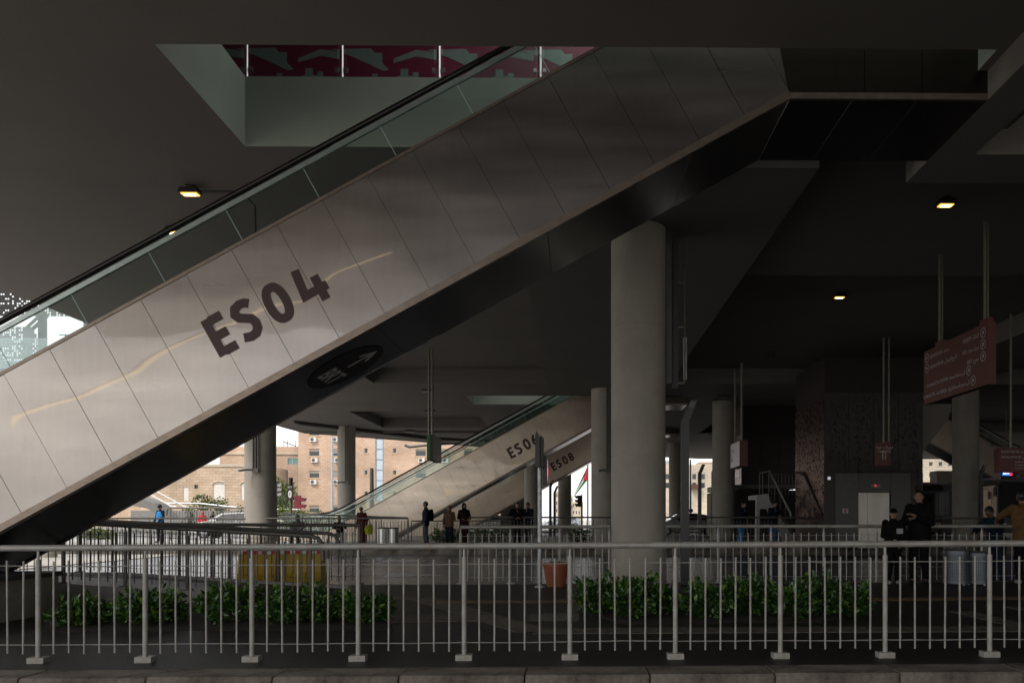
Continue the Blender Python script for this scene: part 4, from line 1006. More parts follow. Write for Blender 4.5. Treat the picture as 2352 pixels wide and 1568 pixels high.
D = 40; ax, cx = xu(1703,D), xu(1832,D); z0, z1 = zv(1122,D), ZC
r = thing('raised_box', 'maroon raised box above the dark passage left of the lift tower', 'building', (ax,D,0)); w = cx-ax
b = MB(); b.box(.02,w,.02,3,z0,z1); b.box(-.6,w+3.0,1.5,1.7,.2,z0-.01); b.build('core', mat('tower core', (.018,.010,.010), .7), r, False)  # dark sheet below the box stands in for the shade of the passage
for k in range(3): MB().box(w*k/3+.01,w*(k+1)/3-.01,0,.018,z0+.22,z1-1.6).build('front_panel', MAROOND, r, False)
for k in range(2): perforated(r, 'perforated_panel', (0,2.95,z0+.22+k*1.3), (0,-1,0), (0,0,1), 2.9, 1.28, 24, 20, PFACE, lambda a, c: .25, rnd)
MB().box(-.7,w+1.5,-.35,-.01,z0,z0+.2).build('slab_edge', mat('slab edge', (.12,.12,.115), .7), r, False)
D = 33; r = thing('staircase', 'concrete staircase with white stringer and steel handrail beside the lift tower', 'staircase', (xu(1740,D),D,.2)); ox = xu(1740,D)
S = lambda u, v: (xu(u,D)-ox, 0, zv(v,D)-.2)
WCON = mat('pale stair concrete', (.42,.42,.41), .7, var=.08)
b = MB(); b.prism([S(1738,1136),S(1765,1133),S(1768,1150),S(1840,1262),S(1812,1262),S(1762,1168),S(1745,1168),S(1745,1262),S(1736,1262)][::-1], (0,.22,0)); b.build('stringer', WCON, r, False)
n = 13
for k in range(n):
    x = S(1768,0)[0] + k*.105*1.0; z = zv(1140,D)-.2 - k*(zv(1140,D)-.2)/n; MB().box(x,x+.14,.23,1.6,max(0,z-.17),z).build('tread', DARKG, r, False)
MB().box(S(1738,0)[0],S(1768,0)[0],.23,1.6,zv(1146,D)-.2,zv(1136,D)-.2).build('landing', WCON, r, False)
b = MB(); b.tube([S(1745,1086),S(1767,1081),S(1816,1178),S(1816,1190)], .045, 8); b.build('handrail', GALV, r)
for u in (1745,1752,1766,1779,1792,1804):
    vt = 1084 if u < 1768 else 1081+(u-1767)*97/49; MB().tube([S(u,vt),S(u,vt+50)], .022, 6).build('baluster', STEELD, r)
MB().tube([S(1767,1087),S(1832,1088)], .04, 8).build('rail', STEELD, r)
for k in range(8): MB().tube([S(1772+k*8,1088),S(1772+k*8,1136)], .016, 6).build('baluster', STEELD, r)
# louvred kiosk under ES 08
D = 53; r = thing('louvred_kiosk', 'louvred kiosk of pale horizontal slats under escalator ES 08', 'kiosk', (xu(1149,D),D,.14)); w = xu(1212,D)-xu(1149,D); h = zv(1130,D)-.14
MB().box(0,w,.12,1.8,0,h).build('core', DARKG, r, False)
sl = MB(); sl.add([(0,.1,0),(w,.1,0),(w,-.02,.10),(0,-.02,.10),(0,.1,.03),(w,.1,.03),(w,0,.125),(0,0,.125)], [(0,1,2,3),(4,7,6,5),(0,4,5,1),(3,2,6,7),(0,3,7,4),(1,5,6,2)]); sm = sl.mesh('slat', mat('pale slat', (.40,.39,.36), .5, metal=.3), False)
for k in range(int(h/.17)): put('slat', sm, r, (0,0,.05+k*.17))
# ------------------------------------------------------------------ people
SKIN = mat('skin', (.30,.17,.115), .5, var=.08); SKIN2 = mat('darker skin', (.20,.11,.075), .5, var=.08)
HAIR = mat('black hair', (.010,.008,.007), .5); HAIRG = mat('grey hair', (.10,.09,.085), .6)
def cloth(name, c): return mat('cloth ' + name, c, .9, var=.25, scale=9, bump=.5, bscale=16, spec=.12)
def skinmesh(name, verts, edges, m, parent, root_i=0, sub=1):
    me = bpy.data.meshes.new(name); bm = bmesh.new(); L = bm.verts.layers.skin.verify()
    vs = []
    for i, (p, r_) in enumerate(verts):
        v = bm.verts.new(p); v[L].radius = (r_, r_); v[L].use_root = (i == root_i); vs.append(v)
    for a, c in edges: bm.edges.new((vs[a], vs[c]))
    bm.to_mesh(me); bm.free(); me.materials.append(m)
    o = put(name, me, parent); s = o.modifiers.new('skin', 'SKIN'); s.use_smooth_shade = True
    if sub: u = o.modifiers.new('sub', 'SUBSURF'); u.levels = u.render_levels = sub
    return o
def loft(b, rings, n=14):
    """rings: (centre, rx, ry, tilt matrix)"""
    vs = []; fs = []; k = len(rings)
    for c, rx, ry, M_ in rings:
        for j in range(n):
            t = 2*math.pi*j/n; vs.append(Vector(c) + M_ @ Vector((rx*math.cos(t), ry*math.sin(t), 0)))
    for i in range(k-1):
        for j in range(n): fs.append((i*n+j, i*n+(j+1) % n, (i+1)*n+(j+1) % n, (i+1)*n+j))
    fs += [list(range(n))[::-1], list(range((k-1)*n, k*n))]
    b.add(vs, fs)
def person(label, u, D, zg, H, face, top, low, arms=None, lean=0, turn=0, nod=0, skin=SKIN, hair=HAIR, cap=None, scarf=None, robe=False, sit=False,
           shoes=None, vest=None, bulk=1.0, fingers=False, group=None, hood=None, shirt=None, off=0.0):
    """face: degrees, 0 looks at the camera (-Y), -90 to the left of the picture"""
    x = at(u, PY, D).x
    r = thing('person', label, 'person', (x, D, zg), R(face), group); s = H/1.75
    r.scale = (s, s, s)
    pz = .47 if sit else .93
    Lm = Matrix.Rotation(R(lean), 3, 'X')             # bending forward, towards -Y
    piv = Vector((0,0,pz))
    def up(x_, y_, z_): return piv + Lm @ Vector((x_, y_, z_-.93))
    sh = {-1: up(-.175,.01,1.415), 1: up(.175,.01,1.415)}
    arms = arms or {}
    el, wr = {}, {}
    for k in (-1, 1):
        e, w_ = arms.get(k, ((k*.245,.03,1.14),(k*.25,-.06,.89)))
        el[k], wr[k] = Vector(e), Vector(w_)
        if k not in arms and lean: el[k] = up(*e); wr[k] = up(*w_)
    hd = up(0,-.015,1.625)
    if sit: kn = {k: Vector((k*.11,-.42,.50)) for k in (-1,1)}; an = {k: Vector((k*.12,-.40+.06*k,.08)) for k in (-1,1)}
    else: kn = {k: Vector((k*.095,-.02+.02*k,.50)) for k in (-1,1)}; an = {k: Vector((k*.105,.03+.04*k,.085)) for k in (-1,1)}
    hips = {k: piv + Vector((k*.088,0,-.03)) for k in (-1,1)}
    V = [(tuple(piv), .115), (tuple(up(0,0,1.10)), .115), (tuple(up(0,0,1.30)), .125), (tuple(up(0,0,1.44)), .068), (tuple(up(0,-.005,1.52)), .052), (tuple(hd), .07)]
    Ed = [(0,1),(1,2),(2,3),(3,4),(4,5)]
    for k in (-1,1):
        i = len(V); hand = (wr[k]-el[k]).normalized()
        V += [(tuple(sh[k]), .058), (tuple(el[k]), .042), (tuple(wr[k]), .027), (tuple(wr[k]+hand*.055), .033)]; Ed += [(2,i),(i,i+1),(i+1,i+2),(i+2,i+3)]
        side = hand.cross(Vector((0,0,1))); side = side.normalized() if side.length > .1 else Vector((1,0,0)); crl = side.cross(hand)
        for f in range(4):
            j = len(V); q = wr[k]+hand*.085 + side*(.013*(f-1.5)*1.5); L = (.058,.070,.066,.05)[f]
            V += [(tuple(q), .0125), (tuple(q+hand*L*.6-crl*.012), .0095), (tuple(q+hand*L-crl*.035), .008)]; Ed += [(i+3,j),(j,j+1),(j+1,j+2)]
        j = len(V); q = wr[k]+hand*.035 + side*(-k*.03)
        V += [(tuple(q), .014), (tuple(q+hand*.045-side*k*.025), .0095)]; Ed += [(i+3,j),(j,j+1)]
        i = len(V); V += [(tuple(hips[k]), .085), (tuple(kn[k]), .058), (tuple(an[k]), .04), (tuple(an[k]+Vector((k*.01,-.12,-.045))), .035)]; Ed += [(0,i),(i,i+1),(i+1,i+2),(i+2,i+3)]
    skinmesh('body', V, Ed, skin, r, 0, 1)
    # head with a face
    Hm = Matrix.Rotation(R(turn), 3, 'Z') @ Lm @ Matrix.Rotation(R(nod), 3, 'X')
    b = MB(); b.ball((0,0,0), (.074,.094,.118), 16, 12)
    for i, p in enumerate(b.v):
        q = Vector(p)
        if q.z < -.02: f = 1 - .35*min(1, (-q.z-.02)/.1); q.x *= f; q.y = q.y*(.5+.5*f) - .012*min(1,(-q.z-.02)/.1)
        if q.y < -.05 and abs(q.x) < .045 and .0 < q.z < .035: q.y += .008
        b.v[i] = q
    b.add([(-.012,-.088,.018),(.012,-.088,.018),(.018,-.088,-.026),(-.018,-.088,-.026),(0,-.118,-.022),(0,-.094,.025)], [(0,3,4,5),(1,5,4,2),(3,2,4)])
    for k in (-1,1): b.ball((k*.077,.01,-.005), (.012,.022,.032), 8, 6)
    b.v = [hd + Hm @ q for q in b.v]; h = b.build('head', skin, r)
    b = MB()
    for k in (-1,1): b.ball((k*.030,-.085,.016), (.012,.006,.007), 8, 5); b.box(k*.030-.018,k*.030+.018,-.092,-.084,.033,.040)
    b.box(-.022,.022,-.094,-.086,-.055,-.049); b.v = [hd + Hm @ q for q in b.v]; b.build('facial_features', HAIR, r)
    if scarf:
        b = MB(); b.ball((0,.022,.012), (.102,.104,.142), 16, 10)
        b.v = [hd + Hm @ q for q in b.v]
        I = Matrix.Identity(3)
        loft(b, [(up(0,-.005,1.36), .17,.13,Lm), (up(0,0,1.45), .12,.115,Lm), (up(0,.0,1.54), .092,.10,Lm), (up(0,.01,1.60), .06,.07,Lm)])
        b.build('headscarf', scarf, r)
    elif cap:
        kind, cm = cap; b = MB(); b.ball((0,.008,.04), (.084,.104,.098), 16, 10); b.v = [Vector((q.x,q.y,max(q.z, .032 if kind == 'cap' else .012 + (.04 if q.y < -.03 else -.03)))) for q in b.v]
        if kind == 'cap': b.prism([(-.06,-.085,.035),(-.045,-.16,.022),(0,-.178,.018),(.045,-.16,.022),(.06,-.085,.035)], (0,0,.008))
        b.v = [hd + Hm @ q for q in b.v]; b.build('cap' if kind == 'cap' else 'woollen_hat', cm, r)
        b = MB(); b.ball((0,.028,-.0), (.078,.082,.07), 12, 8); b.v = [hd + Hm @ q for q in b.v]; b.build('hair', hair, r)
    else:
        b = MB(); b.ball((0,.012,.03), (.086,.104,.108), 18, 14)
        b.v = [Vector((q.x, max(q.y, -.072 + max(0,.075-q.z)*1.1), q.z)) for q in b.v]
        b.v = [hd + Hm @ q for q in b.v]; b.build('hair', hair, r)
    # clothes
    b = MB()
    hem = .80 if not robe else .12
    rings = []
    if robe and not sit: rings += [(Vector((0,0,.10)), .20*bulk,.18,Matrix.Identity(3)), (Vector((0,0,.55)), .19*bulk,.165,Matrix.Identity(3))]
    elif not sit: rings += [(piv+Vector((0,0,-.12)), .185*bulk,.135*bulk,Matrix.Identity(3))]
    rings += [(piv, .182*bulk,.132*bulk,Lm), (up(0,0,1.10), .172*bulk,.125*bulk,Lm), (up(0,0,1.28), .195*bulk,.135*bulk,Lm), (up(0,.005,1.385), .19*bulk,.115,Lm), (up(0,.008,1.44), .125,.09,Lm), (up(0,.005,1.49), .072,.07,Lm)]
    loft(b, rings, 16)
    for k in (-1,1):
        b.tube([sh[k]+(up(0,0,1.40)-sh[k])*.25, sh[k], (sh[k]+el[k])/2, el[k], (el[k]+wr[k])/2, wr[k]-(wr[k]-el[k])*.06], .074*bulk, 12, r2=.045*bulk); b.ball(sh[k], .074*bulk, 12, 8); b.ball(el[k], .056*bulk, 10, 6)
    b.build('robe' if robe else 'jacket', top, r)
    b = MB(); b.tube([up(0,.0,1.47), up(0,.004,1.515)], .072, 14, r2=.064); b.build('collar', top, r)
    if shirt:
        b = MB(); b.prism([up(-.03,-.139,1.36), up(.03,-.139,1.36), up(.02,-.085,1.49), up(-.02,-.085,1.49)], Lm @ Vector((0,-.006,0)))
        b.build('shirt_front', shirt, r, False)
    if vest:
        b = MB(); loft(b, [(up(0,0,.98), .192*bulk,.145*bulk,Lm), (up(0,0,1.12), .186*bulk,.138*bulk,Lm), (up(0,0,1.28), .202*bulk,.146*bulk,Lm), (up(0,.005,1.39), .17*bulk,.125,Lm), (up(0,.006,1.445), .11,.098,Lm)], 16)
        b.build('vest', vest, r)
    if not robe:
        b = MB(); loft(b, [(piv+Vector((0,0,-.16)), .155,.118,Matrix.Identity(3)), (piv+Vector((0,0,.02)), .165,.122,Matrix.Identity(3)), (up(0,0,1.02), .15,.115,Lm)], 14)
        for k in (-1,1): b.tube([hips[k]+Vector((0,0,-.02)), hips[k]*.45+kn[k]*.55, kn[k], kn[k]*.5+an[k]*.5, an[k]+Vector((0,0,.0))], .098, 12, r2=.06)
        b.build('trousers', low, r)
    sm = shoes or HAIR
    for k in (-1,1):
        b = MB(); c = an[k]; b.ball(c+Vector((k*.008,-.055,-.043)), (.048,.135,.042), 12, 8); b.v = [Vector((q.x,q.y,max(q.z,.004))) for q in b.v]; b.build('shoe', sm, r)
    return r
BLK = cloth('black', (.006,.006,.0065)); NAVY = cloth('navy', (.012,.016,.028)); DKB = cloth('dark blue', (.014,.026,.045)); BLUE = cloth('bright blue', (.03,.22,.55)); BROWN = cloth('brown', (.115,.065,.028))
TAN = cloth('tan', (.16,.085,.055)); PLUM = cloth('dark plum', (.03,.010,.014)); MARC = cloth('maroon', (.06,.016,.014)); JEANS = cloth('grey jeans', (.05,.058,.07)); GREYC = cloth('grey', (.15,.155,.17)); LJ = cloth('light jeans', (.32,.33,.38))
LIME = cloth('lime', (.34,.42,.01)); RED = cloth('red', (.55,.04,.06)); WHT = mat('pale shoe', (.36,.35,.36), .6)
P0 = gz(7)
r = person('man in black jacket and trousers gesturing with one hand, beside the boy', 2111, 14.5, P0, 1.74, -42, BLK, BLK, arms={-1:((-.26,-.06,1.13),(-.07,-.26,1.21)), 1:((.26,-.10,1.14),(.02,-.29,1.27))}, turn=12, bulk=1.22, shoes=mat('black shoe', (.012,.012,.013), .35), fingers=True)
r = person('boy in a black cap and dark hoodie with folded hands, beside the man in black', 2052, 14.45, P0, 1.40, -8, BLK, BLK, arms={-1:((-.24,-.04,1.12),(-.03,-.24,1.02)), 1:((.25,-.06,1.10),(.10,-.26,.95))}, turn=-10, cap=('cap', BLK), shoes=WHT, bulk=1.1)
MB().box(.03,.17,-.165,-.155,1.17,1.29).build('chest_print', mat('pale print', (.30,.30,.34), .7), r, False)
person('man in brown jacket leaning on the railing with his back turned at the right edge', 2352, 14.5, P0, 1.74, 172, BROWN, BLK, arms={-1:((-.30,-.14,1.28),(-.20,-.42,1.19)), 1:((.36,-.18,1.26),(.30,-.44,1.18))}, lean=8, turn=-18, bulk=1.12, shoes=WHT)
person('man in dark blue jacket bending over the railing, left of the man in brown', 2290, 15.7, -.12, 1.66, -60, DKB, DKB, lean=22, nod=15, bulk=1.1, skin=SKIN2, arms={-1:((-.3,-.30,1.18),(-.2,-.5,1.14)), 1:((.2,-.34,1.18),(.1,-.55,1.14))})
r = person('man in grey woollen hat and navy jacket standing in profile with a backpack', 978, 30.8, .2, 1.72, -78, NAVY, JEANS, cap=('hat', cloth('grey wool', (.07,.075,.09))), bulk=1.12, skin=SKIN2)
b = MB(); loft(b, [(Vector((0,0,0)), .14,.09,Matrix.Identity(3)), (Vector((0,0,.2)), .16,.11,Matrix.Identity(3)), (Vector((0,0,.40)), .14,.09,Matrix.Identity(3)), (Vector((0,0,.46)), .07,.05,Matrix.Identity(3))], 12)
bp_ = thing('backpack', 'black backpack on the back of the man in the grey hat', 'backpack', (xu(978,30.8)+.20, 30.84, 1.16), R(-78)); b.build('bag', BLK, bp_)
b = MB(); 
for k in (-1,1): b.tube([(k*.09,-.06,.40),(k*.10,-.14,.46),(k*.10,-.30,.40),(k*.09,-.33,.15),(k*.09,-.12,.04)], .018, 6)
b.build('strap', BLK, bp_)
person('woman in tan headscarf and brown coat over a long dark dress', 1032, 31.4, .2, 1.56, -12, TAN, NAVY, scarf=cloth('tan scarf', (.14,.08,.05)), arms={-1:((-.27,.04,1.12),(-.24,-.05,.9)), 1:((.26,-.02,1.14),(.12,-.20,1.30))}, bulk=1.1)
person('woman in black headscarf and plum coat standing at the railing end', 1066, 31.7, .2, 1.66, 25, PLUM, PLUM, scarf=BLK, robe=True, bulk=1.12, arms={-1:((-.26,-.02,1.13),(-.14,-.24,1.08)), 1:((.26,-.02,1.13),(.1,-.25,1.08))})
person('heavy man in black jacket leaning on the far railing with clasped hands', 1188, 31.35, .2, 1.72, 8, BLK, BLK, lean=14, arms={-1:((-.34,-.22,1.22),(-.04,-.42,1.12)), 1:((.34,-.22,1.22),(.03,-.43,1.11))}, turn=12, bulk=1.22, shirt=TAN)
person('man in navy jacket with bent arm, right of the heavy leaning man', 1215, 31.5, .2, 1.70, -35, NAVY, NAVY, lean=6, bulk=1.12, arms={-1:((-.30,-.16,1.20),(-.16,-.38,1.30)), 1:((.28,-.14,1.16),(.02,-.38,1.12))}, shirt=GREYC)
r = person('person in grey woollen hat and maroon robe looking down, before ES 06', 832, 31.2, .2, 1.52, -20, MARC, MARC, cap=('hat', cloth('light grey wool', (.17,.18,.21))), robe=True, nod=25, lean=6, bulk=1.1)
bg_ = thing('shoulder_bag', 'lime yellow shoulder bag carried by the person in the maroon robe', 'bag', (xu(846,31.1), 31.15, .62), R(20)); b = MB(); loft(b, [(Vector((0,0,0)), .13,.07,Matrix.Identity(3)), (Vector((0,0,.22)), .17,.10,Matrix.Identity(3)), (Vector((0,0,.40)), .12,.06,Matrix.Identity(3))], 12); b.build('bag', LIME, bg_)
MB().tube([(-.1,0,.38),(-.16,-.02,.62),(-.2,0,.78),(0,.05,.6),(.1,.02,.38)], .014, 6).build('strap', BLK, bg_)
person('seated person in black coat and light jeans, head bowed, left of the maroon robe', 781, 31.5, .2, 1.60, 10, BLK, LJ, sit=True, lean=20, nod=25, skin=SKIN2, arms={-1:((-.26,-.20,.75),(-.05,-.36,.70)), 1:((.26,-.20,.75),(.05,-.38,.72))})
person('seated person with pale headscarf and grey cloak by the ES 06 foot', 685, 31.8, .2, 1.60, 0, GREYC, BLK, sit=True, lean=8, scarf=GREYC, bulk=1.15, arms={-1:((-.28,-.10,.78),(-.12,-.36,.62)), 1:((.28,-.10,.78),(.12,-.36,.62))})
person('person in bright blue vest and dark cap walking left of the white car', 368, 34.5, .2, 1.66, -25, NAVY, NAVY, cap=('cap', NAVY), vest=BLUE, nod=15, turn=20, arms={-1:((-.27,.0,1.14),(-.22,-.16,.95)), 1:((.27,-.04,1.14),(.18,-.24,1.0))})
person('distant person in a red hooded jacket behind the bonnet of the white car', 465, 44, .15, 1.50, 30, RED, BLK, scarf=RED)
person('distant person with black hair behind the windscreen of the white car', 489, 45, .15, 1.52, -20, BLK, BLK)
person('man in dark jacket over blue shirt leaning at the railing left of the staircase', 1702, 31.45, .2, 1.74, 40, NAVY, BLUE, lean=10, vest=None, shirt=BLUE, bulk=1.1, turn=20, arms={-1:((-.27,-.16,1.16),(.0,-.40,1.13)), 1:((.30,-.16,1.16),(.06,-.40,1.14))})
person('man in dark jacket over blue shirt leaning at the railing before the staircase', 1775, 31.45, .2, 1.76, 18, NAVY, BLUE, lean=12, shirt=BLUE, bulk=1.15, turn=10, arms={-1:((-.28,-.18,1.18),(-.02,-.42,1.10)), 1:((.32,-.18,1.18),(.08,-.42,1.16))})

# ------------------------------------------------------------------ vehicles
CARW = mat('white car paint', (.72,.73,.74), .18, var=.02, coat=.6); CGL = mat('dark car glass', (.015,.02,.025), .06, var=.05, spec=.8); TYRE = mat('tyre', (.015,.015,.015), .8)
def car(label, x, y, z, rz, paint=CARW, L=4.5):
    r = thing('parked_car', label, 'car', (x,y,z), rz, 'cars in the street outside')
    s = L/4.5
    body = [(-2.22,.35),(-2.25,.62),(-2.12,.82),(-1.2,.98),(-.55,1.40),(.55,1.47),(1.45,1.32),(2.0,1.05),(2.2,.95),(2.24,.5),(2.18,.32)]
    b = MB(); n = len(body); vs = []
    def wy(xx, z_): return .86 - max(0, z_-.9)*.36 - (abs(xx)/2.25)**6*.18
    for sd in (-1,1):
        for xx, z_ in body: vs.append((xx*s, sd*wy(xx,z_), z_))
    fs = [list(range(n))[::-1], list(range(n,2*n))] + [(i,(i+1) % n,(i+1) % n+n,i+n) for i in range(n)]
    b.add(vs, fs); b.build('body', paint, r)
    for sd in (-1,1):
        b = MB(); q = [(-.98,1.0),(-.48,1.33),(.1,1.385),(.1,1.0)]; b.prism([(xx*s, sd*(wy(xx,z_)+.006), z_) for xx, z_ in q], (0,-sd*.01,0)); b.build('side_window', CGL, r, False)
        b = MB(); q = [(.16,1.0),(.16,1.385),(.6,1.39),(1.35,1.27),(1.55,1.08)]; b.prism([(xx*s, sd*(wy(xx,z_)+.006), z_) for xx, z_ in q], (0,-sd*.01,0)); b.build('side_window', CGL, r, False)
        MB().box(-.85*s,-.68*s,min(sd*.86,sd*1.02),max(sd*.86,sd*1.02),.98,1.08).build('mirror', paint, r, False)
        for xx in (-1.38,1.38):
            w = MB().tube([(xx*s,sd*.68,.32),(xx*s,sd*.885,.32)], .32, 18).build('wheel', TYRE, r); MB().tube([(xx*s,sd*.886,.32),(xx*s,sd*.895,.32)], .2, 12).build('rim', GALV, w)
        MB().box(*sorted((-2.21*s,-2.0*s)),*sorted((sd*.45,sd*.74)),.68,.80).build('headlight', mat('headlight', (.6,.62,.65), .1), r, False)
        MB().box(2.17*s,2.235*s,*sorted((sd*.45,sd*.72)),.75,.92).build('tail_light', mat('tail light', (.4,.02,.02), .2), r, False)
    b = MB(); b.prism([(-1.17*s,-.66,1.02),(-1.17*s,.66,1.02),(-.58*s,.60,1.40),(-.58*s,-.60,1.40)], (-.012,0,.012)); b.build('windscreen', CGL, r, False)
    b = MB(); b.prism([(1.52*s,-.60,1.33),(1.52*s,.60,1.33),(1.98*s,.66,1.08),(1.98*s,-.66,1.08)], (.012,0,.012)); b.build('rear_window', CGL, r, False)
    return r
c = car('white saloon car in the street left of the conduit column', xu(545,44.5), 44.5, .15, 0, L=4.9)
car('white car glimpsed under ES 08 behind the leaning man', xu(1108,56), 56, .15, 0)
car('silver car glimpsed between the far columns right of the thickest column', xu(1575,52), 52, .15, 0, mat('silver car paint', (.4,.42,.45), .25, metal=.5, coat=.5))
car('small pale car far away under the flag', xu(1290,90), 90, .15, .4, mat('pale blue car paint', (.5,.55,.6), .25, coat=.5))
def bus(label, x, y, z, rz, paint, roof, L=11.0):
    r = thing('bus', label, 'bus', (x,y,z), rz)
    w, h = 1.25, 3.1
    b = MB(); pr = [(-w,.3),(-w,2.75),(-w+.12,3.02),(-w+.35,h),(w-.35,h),(w-.12,3.02),(w,2.75),(w,.3)]
    b.prism([(a,0,c_) for a, c_ in pr], (0,L,0)); b.build('body', paint, r, False)
    b = MB(); b.prism([(a,-.02,c_) for a, c_ in [(-w+.08,1.0),(-w+.08,2.70),(-w+.2,2.95),(w-.2,2.95),(w-.08,2.70),(w-.08,1.0)]], (0,.018,0)); b.build('windscreen', CGL, r, False)
    for sd in (-1,1):
        for k in range(6): MB().box(*sorted((sd*(w+.002),sd*(w+.012))), .5+k*1.7, .5+k*1.7+1.6, 1.25, 2.6).build('side_window', CGL, r, False)
        for yy in (2.2, 7.8):
            t = MB().tube([(sd*(w-.25),yy,.48),(sd*(w+.01),yy,.48)], .48, 18).build('wheel', TYRE, r)
        MB().box(*sorted((sd*.75,sd*1.12)), -.03,-.002,.62,.82).build('headlight', mat('headlight', (.6,.62,.65), .1), r, False)
        b = MB(); b.tube([(sd*1.1,-.05,2.75),(sd*1.35,-.25,2.8),(sd*1.5,-.3,2.65)], .025, 6); b.tube([(sd*1.5,-.3,2.65),(sd*1.5,-.3,2.2)], .09, 8); b.build('mirror', BLACK, r)
    MB().box(-w+.05,w-.05,-.025,-.003,.32,.52).build('bumper', DARKG, r, False)
    MB().box(-.8,.8,.3,L-.3,h,h+.12).build('roof_unit', roof, r, False)
    return r
bus('grey bus with a dark windscreen facing the hall behind the leaning man in brown', xu(2345,40), 40, .2, 0, mat('grey bus paint', (.10,.105,.11), .3, coat=.5), mat('grey roof', (.15,.15,.15), .6))
bus('maroon bus with pale rounded roof partly hidden by the lift tower', xu(2118,46), 46, .2, 0, mat('maroon bus paint', (.07,.013,.022), .3, coat=.4), mat('pale roof', (.4,.4,.4), .6))

# ------------------------------------------------------------------ buildings outside
def facade(x0, x1, z0, z1, rects, dep):
    """front wall at y = 0 with recessed openings"""
    xs_ = sorted({x0, x1} | {v for q in rects for v in q[:2]}); zs_ = sorted({z0, z1} | {v for q in rects for v in q[2:4]}); b = MB()
    for i in range(len(xs_)-1):
        for j in range(len(zs_)-1):
            mxx, mz = (xs_[i]+xs_[i+1])/2, (zs_[j]+zs_[j+1])/2
            if any(q[0] < mxx < q[1] and q[2] < mz < q[3] for q in rects): continue
            b.poly([(xs_[i],0,zs_[j]),(xs_[i+1],0,zs_[j]),(xs_[i+1],0,zs_[j+1]),(xs_[i],0,zs_[j+1])])
    for a, c_, e, f in [q[:4] for q in rects]:
        b.poly([(a,0,e),(c_,0,e),(c_,dep,e),(a,dep,e)]); b.poly([(a,0,f),(a,dep,f),(c_,dep,f),(c_,0,f)]); b.poly([(a,0,e),(a,dep,e),(a,dep,f),(a,0,f)]); b.poly([(c_,0,e),(c_,0,f),(c_,dep,f),(c_,dep,e)])
    return b
WIN = mat('window glass', (.03,.035,.04), .1, spec=.7); SHUT = mat('roller shutter', (.26,.235,.20), .7, stretch=(.05,1,12), var=.25, scale=4); WFR = mat('window frame', (.45,.42,.38), .5)
D = 105.0; X0, X1 = xu(685,D), xu(1150,D)
r = thing('apartment_block', 'pink limestone apartment block with roller shutters and a glazed stair strip', 'building', (X0,D,.3))
def Zr(v): return zv(v,D)-.3
rects = []; spots = []
for (a, c_) in ((709.5,734),(761,785),(954,979),(1010,1034),(1065,1086)):
    for k, vt in enumerate((984,1031,1081,1160)):
        if vt == 1160 and a > 800: continue
        rects.append((xu(a,D)-X0, xu(c_,D)-X0, Zr(vt+17), Zr(vt), 'b', k)); 
        if k < 3: spots.append((a, vt))
for (a, c_) in ((836.5,845),(902,911)):
    for vt in (985,1030,1080,1128): rects.append((xu(a,D)-X0, xu(c_,D)-X0, Zr(vt+11), Zr(vt), 's', 0))
rects.append((xu(862,D)-X0, xu(881,D)-X0, Zr(1150), Zr(960), 'g', 0))
facade(0, X1-X0, 0, 21, rects, .25).build('wall', STONE, r, False)
b = MB(); b.box(0,X1-X0,.27,12,0,20.6); b.build('inner_core', DARKG, r, False)
b = MB(); b.poly([(0,0,0),(0,12,0),(0,12,21),(0,0,21)]); b.poly([(0,12,21),(X1-X0,12,21),(X1-X0,0,21),(0,0,21)]); b.build('side_wall', STONE, r, False)
rnd = random.Random(5)
for a, c_, e, f, kd, k in rects:
    if kd == 'g':
        g = MB().box(a,c_,.12,.16,e,f).build('stair_glazing', mat('pale stair glass', (.45,.52,.58), .2), r, False)
        for j in range(8): MB().box(a,c_,.06,.118,e+(f-e)*j/8-.04,e+(f-e)*j/8+.04).build('transom', mat('blue grey frame', (.20,.23,.30), .5), g, False)
        for xx in (a,c_-.12): MB().box(xx,xx+.12,.04,.117,e,f).build('mullion', mat('blue grey frame', (.20,.23,.30), .5), g, False)
        continue
    w = MB().box(a,c_,.14,.17,e,f).build('window', WIN, r, False)
    b = MB(); b.box(a,c_,.06,.138,e,e+.07); b.box(a,a+.07,.06,.138,e+.07,f); b.box(c_-.07,c_,.06,.138,e+.07,f); b.build('frame', WFR, w, False)
    if kd == 'b':
        sh_ = rnd.choice((.25,.95,.35,.6,.45)); MB().box(a+.07,c_-.07,.08,.125,f-(f-e)*sh_,f).build('shutter', SHUT, w, False)
    MB().box(a-.12,c_+.12,-.06,-.003,e-.14,e-.01).build('sill', mat('orange stone trim', (.50,.30,.15), .8), w, False)
ACM = mat('white ac casing', (.62,.62,.60), .5)
r0 = thing('air_conditioner', 'x', 'air conditioner', (0,0,0), 0, 'air conditioners on the pink apartment block')
MB().box(-.42,.42,-.35,0,-.30,.30).build('casing', ACM, r0, False); MB().tube([(-.10,-.352,0),(-.10,-.362,0)], .23, 20).build('fan_grille', mat('ac grille', (.08,.08,.08), .6), r0)
for x_ in (-.35,.30): MB().box(x_,x_+.05,-.3,.02,-.36,-.302).build('bracket', DARKG, r0, False)
floors = {984:'top visible floor', 1031:'middle visible floor', 1081:'lower visible floor'}
cols_ = {709.5:'leftmost window column', 761:'window column behind the lamp mast', 954:'window column right of the glazed strip', 1010:'window column above the escalator', 1065:'rightmost window column'}
first = True
for a, vt in spots:
    if a in (954,1010,1065) and vt != 1031: continue
    if a == 1065: continue
    loc = (xu(a+12+random.uniform(-3,4),D), D-.02, zv(vt+26,D)); lab = 'white air conditioner, %s, under the %s' % (floors[vt], cols_[a])
    if first: r0.location = loc; r0['label'] = lab; first = False
    else: dup(r0, loc, None, lab)
